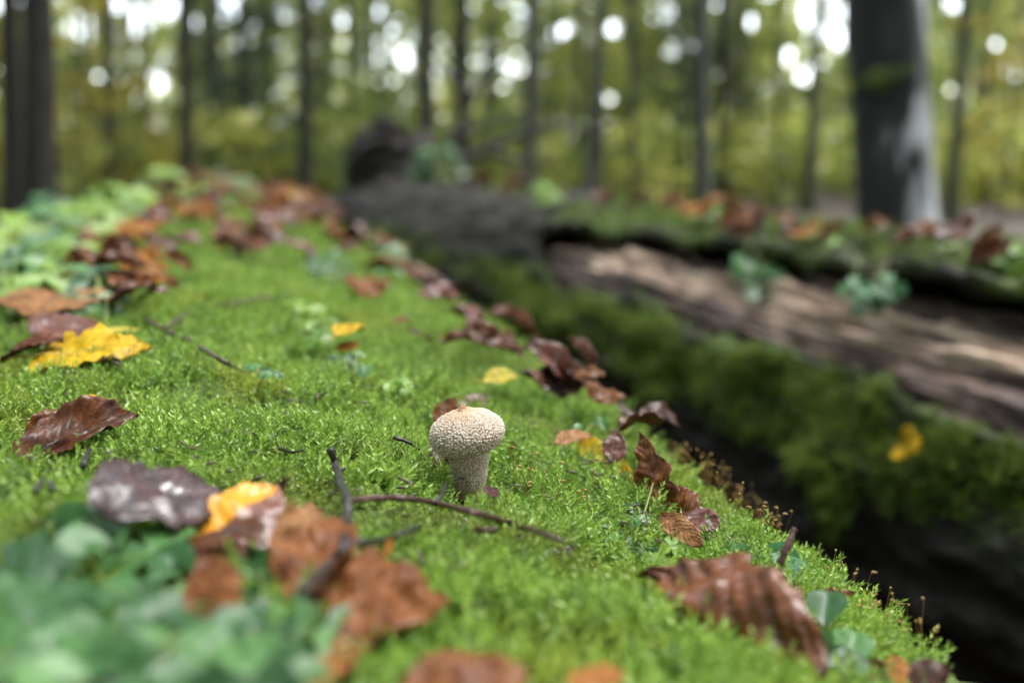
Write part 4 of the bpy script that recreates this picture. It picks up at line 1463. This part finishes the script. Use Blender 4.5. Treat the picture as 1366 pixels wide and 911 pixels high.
def leaf_cloud(name, centers, radii, n, size, seed, flat=.75, tones=(0, 1), cull=None):
    """many small leaf faces clustered in clumps; attribute tone = leaf colour"""
    r = np.random.default_rng(seed)
    centers = np.asarray(centers, float)
    radii = np.asarray(radii, float)
    w = radii ** 2.5
    idx = r.choice(len(centers), n, p=w / w.sum())
    d = r.normal(size=(n, 3))
    d /= np.linalg.norm(d, axis=1, keepdims=True)
    P = centers[idx] + d * (radii[idx] * r.uniform(.15, 1, n) ** .5)[:, None] * np.array([1, 1, flat])
    ctone = r.uniform(tones[0], tones[1], len(centers))
    tone = np.clip(ctone[idx] * .7 + r.uniform(0, .3, n), 0, 1)
    if cull is not None:
        k = cull(P)
        P, tone = P[k], tone[k]
        n = len(P)
    X = r.normal(size=(n, 3))
    X[:, 2] *= .5
    X /= np.linalg.norm(X, axis=1, keepdims=True)
    Y = np.cross(X, r.normal(size=(n, 3)))
    Y /= np.linalg.norm(Y, axis=1, keepdims=True) + 1e-9
    s = (size * r.uniform(.7, 1.3, n))[:, None]
    Z = np.cross(X, Y)
    V = np.stack([P - X * s * .5, P + Y * s * .3 + Z * s * .08, P + X * s * .5, P - Y * s * .3 + Z * s * .08], 1).reshape(-1, 3)
    F = np.arange(n * 4).reshape(-1, 4)
    me = np_mesh(name, V, F4=F)
    a = me.attributes.new('tone', 'FLOAT', 'POINT')
    a.data.foreach_set('value', np.repeat(tone, 4).astype(np.float32))
    return me


TRUNKS = [trunk_mesh(k * 3.7 + 1) for k in range(5)]
LIMBS = []
for k in range(3):
    V, F = tube_data([(0, 0, 0), (.7, .1 * k, .6), (1.5, -.15, 1.35), (2.4, .1, 2.0)], [.07, .055, .035, .012], sides=6, n=10, wob=.3, seed=k)
    me = bpy.data.meshes.new('limb')
    me.from_pydata([tuple(v) for v in V], [], F)
    LIMBS.append(me)
CROWNS = []
for k in range(3):
    r = np.random.default_rng(k + 50)
    cs = [(r.normal() * 1.5, r.normal() * 1.5, r.uniform(7.0, 15.5)) for _ in range(26)]
    CROWNS.append(leaf_cloud('crown', cs, r.uniform(.5, 1.1, 26), 2600, .17, k + 70))


def ground_at(px, depth):
    p = at(px, 215, depth)
    return Vector((p.x, p.y, ground_z(p.x, p.y) - .02))


def tree(px, depth, width, mat, label, group, leafmat='tree_leaf_green', lean=0.0, crown=True, name='beech_tree', limbs=3):
    """px: where the trunk stands; width: photograph px; lean: sideways per metre of height"""
    b = ground_at(px, depth)
    o = empty(name, b)
    tag(o, label, 'tree', group)
    dia = width * depth / FPX
    k = random.randrange(len(TRUNKS))
    t = inst('trunk', TRUNKS[k], o, M[mat])
    t.scale = (dia, dia, 1)
    # leaning trees: shear through a small rotation
    o.rotation_euler = (0, math.atan(lean), 0)
    t.rotation_euler = (0, 0, random.uniform(0, 6.28))
    for q in range(limbs):
        l = inst('limb', random.choice(LIMBS), o, M[mat])
        l.location = (0, 0, 4.5 + q * 2.2 + random.random())
        l.rotation_euler = (0, 0, random.uniform(0, 6.28))
        s = max(.5, dia * 3)
        l.scale = (s, s, s)
    for q in range(2 if crown else 0):               # thin dead side branches low on the trunk
        l = inst('limb', random.choice(LIMBS), o, M[mat])
        l.location = (0, 0, random.uniform(.9, 3.2))
        l.rotation_euler = (0, random.uniform(-.3, .5), random.choice([0, math.pi]) + random.uniform(-.7, .7))
        s = random.uniform(.25, .5)
        l.scale = (s, s, s)
    if crown:
        c = inst('crown', random.choice(CROWNS), o, M[leafmat])
        c.rotation_euler = (0, 0, random.uniform(0, 6.28))
        s = random.uniform(.8, 1.1)
        c.scale = (s, s, 1)
    return o


# the stout beech with pale lichen
def stout_beech():
    d = 6.2
    b = ground_at(1207, d)
    o = empty('beech_tree', b)
    tag(o, 'stout beech with dark bark and pale lichen patches close behind the fallen trunk', 'tree')
    o.rotation_euler = (0, -.065, 0)
    me = trunk_mesh(4.2, h=17, sides=48, n=150, wob=.16)
    t = inst('trunk', me, o, M['big_bark'])
    dia = 104 * d / FPX
    t.scale = (dia, dia, 1)
    lich = []
    for v in me.vertices:
        a = v.co.x * .9 - v.co.y * .25 + .06
        z = v.co.z
        k = .5 * max(-1, min(1, a * 1.9))
        k += .45 * noise.noise(Vector((v.co.x * 3, v.co.y * 3, z * 2.4))) + .3 * noise.noise(Vector((v.co.x * 8, v.co.y * 8, z * 6)))
        k -= .3 * math.exp(-((z - 1.32) / .2) ** 2) if v.co.y < 0 else 0
        lich.append(k)
    at_ = me.attributes.new('lichen', 'FLOAT', 'POINT')
    at_.data.foreach_set('value', lich)
    # mossy collar with a few leafy sprigs at the old branch scar
    cl = leaf_cloud('moss_collar', [(math.cos(x) * dia * .48, math.sin(x) * dia * .48, 1.36 + .03 * math.sin(x * 3)) for x in np.linspace(3.0, 4.6, 6)], [.05, .08, .06, .09, .06, .05], 330, .035, 3)
    inst('moss_collar', cl, o, M['tree_leaf_green'])
    for q in range(5):
        l = inst('limb', LIMBS[q % 3], o, M['big_bark'])
        l.location = (0, 0, 5 + q * 1.7)
        l.rotation_euler = (0, 0, q * 2.2)
        l.scale = (1.6, 1.6, 1.6)
    c = inst('crown', CROWNS[0], o, M['tree_leaf_green'])
    c.scale = (1.3, 1.3, 1)


stout_beech()
SL = 'slender grey tree trunk in the wood behind the logs'
SG = 'slender trees behind the logs'
DL = 'dark thin tree trunk standing in the wood beyond the mossy log'
DG = 'dark thin trees beyond the mossy log'
for (px, dep, w, mat, lean) in [(45, 11, 46, 'trunk_dark', .08), (140, 17, 20, 'trunk_green', .07), (285, 19, 21, 'trunk_green', .05), (470, 22, 11, 'trunk_green', 0), (705, 16, 20, 'trunk', .01), (735, 26, 12, 'trunk_green', .02),
                                (783, 15, 16, 'trunk', .06), (838, 24, 13, 'trunk_green', .02), (938, 14, 23, 'trunk', -.03), (1082, 16, 18, 'trunk_green', .0), (1130, 25, 11, 'trunk_green', -.05), (1275, 13, 19, 'trunk_green', -.03),
                                (1318, 20, 12, 'trunk_green', -.06), (1010, 28, 11, 'trunk_green', -.04), (660, 24, 11, 'trunk_green', 0), (880, 30, 11, 'trunk_green', -.03), (520, 24, 12, 'trunk_green', 0), (355, 26, 14, 'trunk_green', .04)]:
    lab = {45: 'broad dark trunk, the stoutest of the trees beyond the mossy log', 938: 'grey trunk right in front of a thin dark trunk behind the peeled strip', 783: 'slim grey tree leaning slightly behind the whole bark of the fallen trunk',
           705: 'straight grey tree behind the low dead branch', 1275: 'leaning greenish tree beside the stout lichen beech', 1082: 'thin leaning greenish tree beside the dark hanging plant'}.get(px)
    tree(px, dep, w, mat, lab or (SL if mat == 'trunk' else SL.replace('grey', 'greenish')), SG, lean=lean)
for (px, dep, w, mat, lean) in [(8, 12, 26, 'trunk_dark', .085), (245, 14, 20, 'trunk_dark', .055), (403, 13, 21, 'trunk_dark', .035), (567, 12, 22, 'trunk_dark', .02), (617, 13, 20, 'trunk_dark', 0.01), (966, 18, 17, 'trunk_dark', -.035), (320, 20, 15, 'trunk_dark', .045)]:
    tree(px, dep, w, mat, {966: 'thin dark trunk half hidden behind a grey trunk', 567: 'dark trunk standing right behind the torn root end', 617: 'dark trunk standing behind the slanting dead branch'}.get(px, DL), DG, lean=lean)
for k in range(16):
    px = [75, 115, 190, 345, 440, 500, 640, 760, 815, 855, 905, 1000, 1050, 1140, 1300, 1350][k] + random.uniform(-12, 12)
    tree(px, random.uniform(17, 26), random.uniform(9, 15), random.choice(['trunk', 'trunk_green', 'trunk_green']), 'thin crooked understorey tree between the larger trunks', 'thin crooked trees between the trunks', lean=random.uniform(-.05, .05) - (px - 683) / FPX * .15)
# far thin trunks
FL = 'very thin far tree trunk deep in the wood'
for k in range(85):
    px = random.uniform(-60, 1430)
    dep = random.uniform(28, 60)
    tree(px, dep, random.uniform(.12, .28) * FPX / dep, random.choice(['trunk', 'trunk_green', 'trunk_green']), FL, 'thin far trees deep in the wood', lean=random.uniform(-.03, .03) - (px - 683) / FPX * .17, crown=False, limbs=0, name='far_tree')


# saplings: leaves reaching down to the ground
def sapling_mesh(seed, h, spread, n, size, low=.15):
    r = np.random.default_rng(seed)
    cs, rd = [], []
    for _ in range(34):
        z = r.uniform(low, 1) * h
        k = spread * (1 - .5 * z / h)
        cs.append((r.normal() * k * .6, r.normal() * k * .6, z))
        rd.append(r.uniform(.25, .55) * spread * .5)
    return leaf_cloud('crown', cs, rd, n, size, seed, .6)


SAP = [sapling_mesh(200 + k, 5.0, 1.3, 1700, .10) for k in range(4)]
ST = []
for k in range(2):
    V, F = tube_data([(0, 0, -.1), (.05, .03, 1.5), (-.05, .05, 3), (.05, 0, 5)], [.035, .028, .02, .006], sides=6, n=12, wob=.2, seed=k)
    me = bpy.data.meshes.new('trunk')
    me.from_pydata([tuple(v) for v in V], [], F)
    ST.append(me)


def spruce_mesh(seed):
    r = np.random.default_rng(seed)
    cs, rd = [], []
    for _ in range(130):
        t = r.uniform(.06, 1)
        k = 1.5 * (1 - t) + .1
        a = r.uniform(0, 6.28)
        q = k * r.uniform(.2, 1)
        cs.append((math.cos(a) * q, math.sin(a) * q, t * 6 - q * .25))
        rd.append(.22 + .15 * (1 - t))
    return leaf_cloud('crown', cs, rd, 3000, .10, seed, .4)


SPRUCE = [spruce_mesh(300 + k) for k in range(2)]


def sapling(px, dep, mat, label, group, sc=1.0, meshes=SAP, name='sapling'):
    b = ground_at(px, dep)
    o = empty(name, b)
    tag(o, label, 'tree', group)
    s = inst('trunk', random.choice(ST), o, M['trunk_green'])
    c = inst('crown', random.choice(meshes), o, M[mat])
    o.scale = (sc * random.uniform(.9, 1.2), sc * random.uniform(.9, 1.2), sc)
    o.rotation_euler = (0, 0, random.uniform(0, 6.28))


for px, dep, sc in [(105, 14, .9), (15, 15, 1.0), (160, 18, .7), (1345, 15, .8)]:
    sapling(px, dep, 'tree_leaf_yellow', 'sapling with yellow autumn leaves in the wood behind the logs', 'yellow saplings', sc)
for px, dep, sc in [(205, 22, 1.0), (600, 24, .9), (650, 20, .8), (845, 20, .8), (1040, 18, .8), (1110, 22, .9), (870, 26, 1), (760, 22, .8), (1320, 18, .9), (550, 28, 1.1), (1000, 24, .8), (-60, 20, 1), (1420, 17, .9)]:
    sapling(px, dep, 'tree_leaf_lime', 'sapling with yellow-green leaves in the wood behind the logs', 'yellow-green saplings', sc)
for px, dep, sc in [(430, 18, .9), (480, 22, .9), (720, 18, .8), (535, 17, .7), (1170, 20, 1), (60, 24, 1.1), (300, 26, 1.1), (900, 17, .6), (1250, 22, 1), (380, 24, 1)]:
    sapling(px, dep, 'tree_leaf_green', 'sapling with green leaves in the wood behind the logs', 'green saplings', sc)
for px, dep, sc in [(330, 17, .85), (365, 21, 1), (290, 22, 1), (910, 24, .9), (960, 26, 1), (430, 26, 1), (1195, 30, 1)]:
    sapling(px, dep, 'needle', 'dark young spruce in the wood behind the logs', 'dark young spruces', sc, SPRUCE, 'young_spruce')

# the far wood: leaves without number, open to the sky in places
holes = [(185, 25, 46), (150, 8, 26), (225, 8, 30), (262, 30, 22), (300, 12, 40), (380, 15, 30), (455, 25, 20), (430, 2, 24), (740, 50, 22), (755, 40, 18), (820, 38, 24), (880, 15, 40), (900, 68, 22), (925, 60, 20), (960, 5, 20), (1003, 32, 26),
         (1085, 28, 34), (1050, 75, 24), (1075, 102, 26), (1120, 55, 26), (1350, 95, 30), (1330, 60, 16), (1270, 6, 22), (810, 132, 20), (805, 165, 14), (960, 98, 15), (700, 20, 18), (520, 40, 12), (495, 85, 12), (1130, 20, 20), (1150, 118, 14), (575, 15, 14)]


def open_sky(P):
    d = P - np.array(CAM)
    fwd = d[:, 1] * CP - d[:, 2] * SP
    upc = d[:, 1] * SP + d[:, 2] * CP
    px = 683 + d[:, 0] / fwd * FPX
    py = 455.5 - upc / fwd * FPX
    keep = py > -60
    for hx, hy, hr in holes:
        dd = np.hypot(px - hx, py - hy)
        keep &= (dd > hr * .5) | (rng.uniform(size=len(P)) < .04)
    # thinner foliage towards the tree tops
    keep &= rng.uniform(size=len(P)) < np.interp(py, [-60, 40, 140, 260], [.8, .9, 1, 1])
    return keep


cs, rd = [], []
r_ = np.random.default_rng(9)
for _ in range(900):
    dist = r_.uniform(26, 75)
    az = r_.uniform(-.72, .72)
    z = r_.uniform(.3, 16) * min(1, dist / 60 + .2)
    cs.append((math.sin(az) * dist, math.cos(az) * dist, z))
    rd.append(r_.uniform(.9, 2.0))
for _ in range(260):                        # undergrowth
    dist = r_.uniform(17, 40)
    az = r_.uniform(-.72, .72)
    cs.append((math.sin(az) * dist, math.cos(az) * dist, r_.uniform(.3, 1.2)))
    rd.append(r_.uniform(.6, 1.3))
fw = leaf_cloud('far_wood', cs, rd, 150000, .42, 21, .8, cull=open_sky)
o = inst('far_wood', fw, None, M['tree_leaf_lime'])
tag(o, 'far yellow-green leaf mass of the wood beyond the trees', 'foliage', kind='stuff')

# rest of the wood, out of view, added to block low sky light
cs, rd = [], []
for _ in range(900):
    dist = r_.uniform(8, 26)
    az = r_.uniform(.72, 2 * math.pi - .72)
    cs.append((math.sin(az) * dist, math.cos(az) * dist, r_.uniform(.5, 22)))
    rd.append(r_.uniform(1.0, 2.4))
for _ in range(300):
    dist = r_.uniform(28, 60)
    az = r_.uniform(-.72, .72)
    cs.append((math.sin(az) * dist, math.cos(az) * dist, r_.uniform(.30, .62) * dist))
    rd.append(r_.uniform(1.2, 2.6))
fw2 = leaf_cloud('sky_blocking_wood', cs, rd, 110000, .5, 22, .8)
o = inst('sky_blocking_wood', fw2, None, M['tree_leaf_green'])
tag(o, 'unseen leaf mass of the wood round the logs, added to block low sky light', 'foliage', kind='stuff')

# fallen branches behind the root end of the trunk
for lab, pts in (('dark dead branch slanting up behind the torn root end', [((560, 250), (600, 190), (640, 110), (660, 60)), ((610, 180), (650, 165), (700, 150)), ((630, 130), (600, 100), (570, 85))]),
                 ('dark dead branch lying low behind the fallen trunk', [((600, 235), (660, 195), (720, 170), (760, 165)), ((650, 200), (690, 215), (740, 215))])):
    root = empty('dead_branch', at(pts[0][0][0], pts[0][0][1] + 40, 6.4))
    tag(root, lab, 'branch')
    for q, pl_ in enumerate(pts):
        pp = [at(x, y, 6.4 + .15 * k) - root.location for k, (x, y) in enumerate(pl_)]
        if q == 0:
            pp = [pp[0] + Vector((0, 0, -.55))] + pp
        rr = [.05 * (1 - .8 * k / len(pp)) * (1 if q == 0 else .6) for k in range(len(pp))]
        tube('branch_stem' if q == 0 else 'side_branch', pp, rr, M['trunk_dark'], root, sides=7, n=18, wob=.3, seed=q)

# leaves fallen on the ground of the gap
for k, (x, y, mt) in enumerate([(1130, 835, 'yellow'), (1170, 800, 'brown'), (1230, 860, 'russet'), (1200, 840, 'lemon'), (1280, 880, 'brown'), (1150, 850, 'copper')]):
    d = ray(x, y)
    s = (CAM.z - .03) / -d.z
    p = CAM + d * s
    L = .06
    a = random.uniform(0, 6.28)
    o = inst('dead_leaf', LEAF_CACHE[list(LEAF_CACHE)[-1 - k % 3]][0], None, M[mt])
    o.location = (p.x, p.y, ground_z(p.x, p.y) + .012)
    o.rotation_euler = (random.uniform(-.2, .2), random.uniform(-.2, .2), a)
    o.scale = (L, L, L)
    tag(o, 'leaf fallen on the ground deep in the gap between the logs', 'leaf', 'leaves on the ground in the gap')

# crumbs of litter on the moss: bark bits, needles, seed husks
V, F = [], []
for k in range(420):
    if k % 3:
        px, py = random.uniform(40, 900), random.uniform(430, 760)
    else:
        t = random.random()
        px, py = np.interp(t, [0, .4, 1], [520, 700, 960]) + random.uniform(-60, 10), np.interp(t, [0, .4, 1], [420, 540, 700]) + random.uniform(-10, 30)
    p, n = hit(px, py, 1, .0115)
    L = random.uniform(.0012, .0045)
    a = random.uniform(0, 6.28)
    d = Vector((math.cos(a), math.sin(a), random.uniform(-.3, .5))) * L
    w = random.uniform(.00025, .0009)
    v, f = tube_data([p - d, p + Vector((0, 0, L * .1)), p + d], [w * .5, w, w * .4], sides=4, n=4)
    b0 = len(V)
    V += v
    F += [tuple(b0 + x for x in ff) for ff in f]
cr = mesh_obj('litter_crumbs', V, F, M['twig_brown'])
tag(cr, 'tiny brown crumbs of bark and needles strewn over the moss', 'litter', kind='stuff')
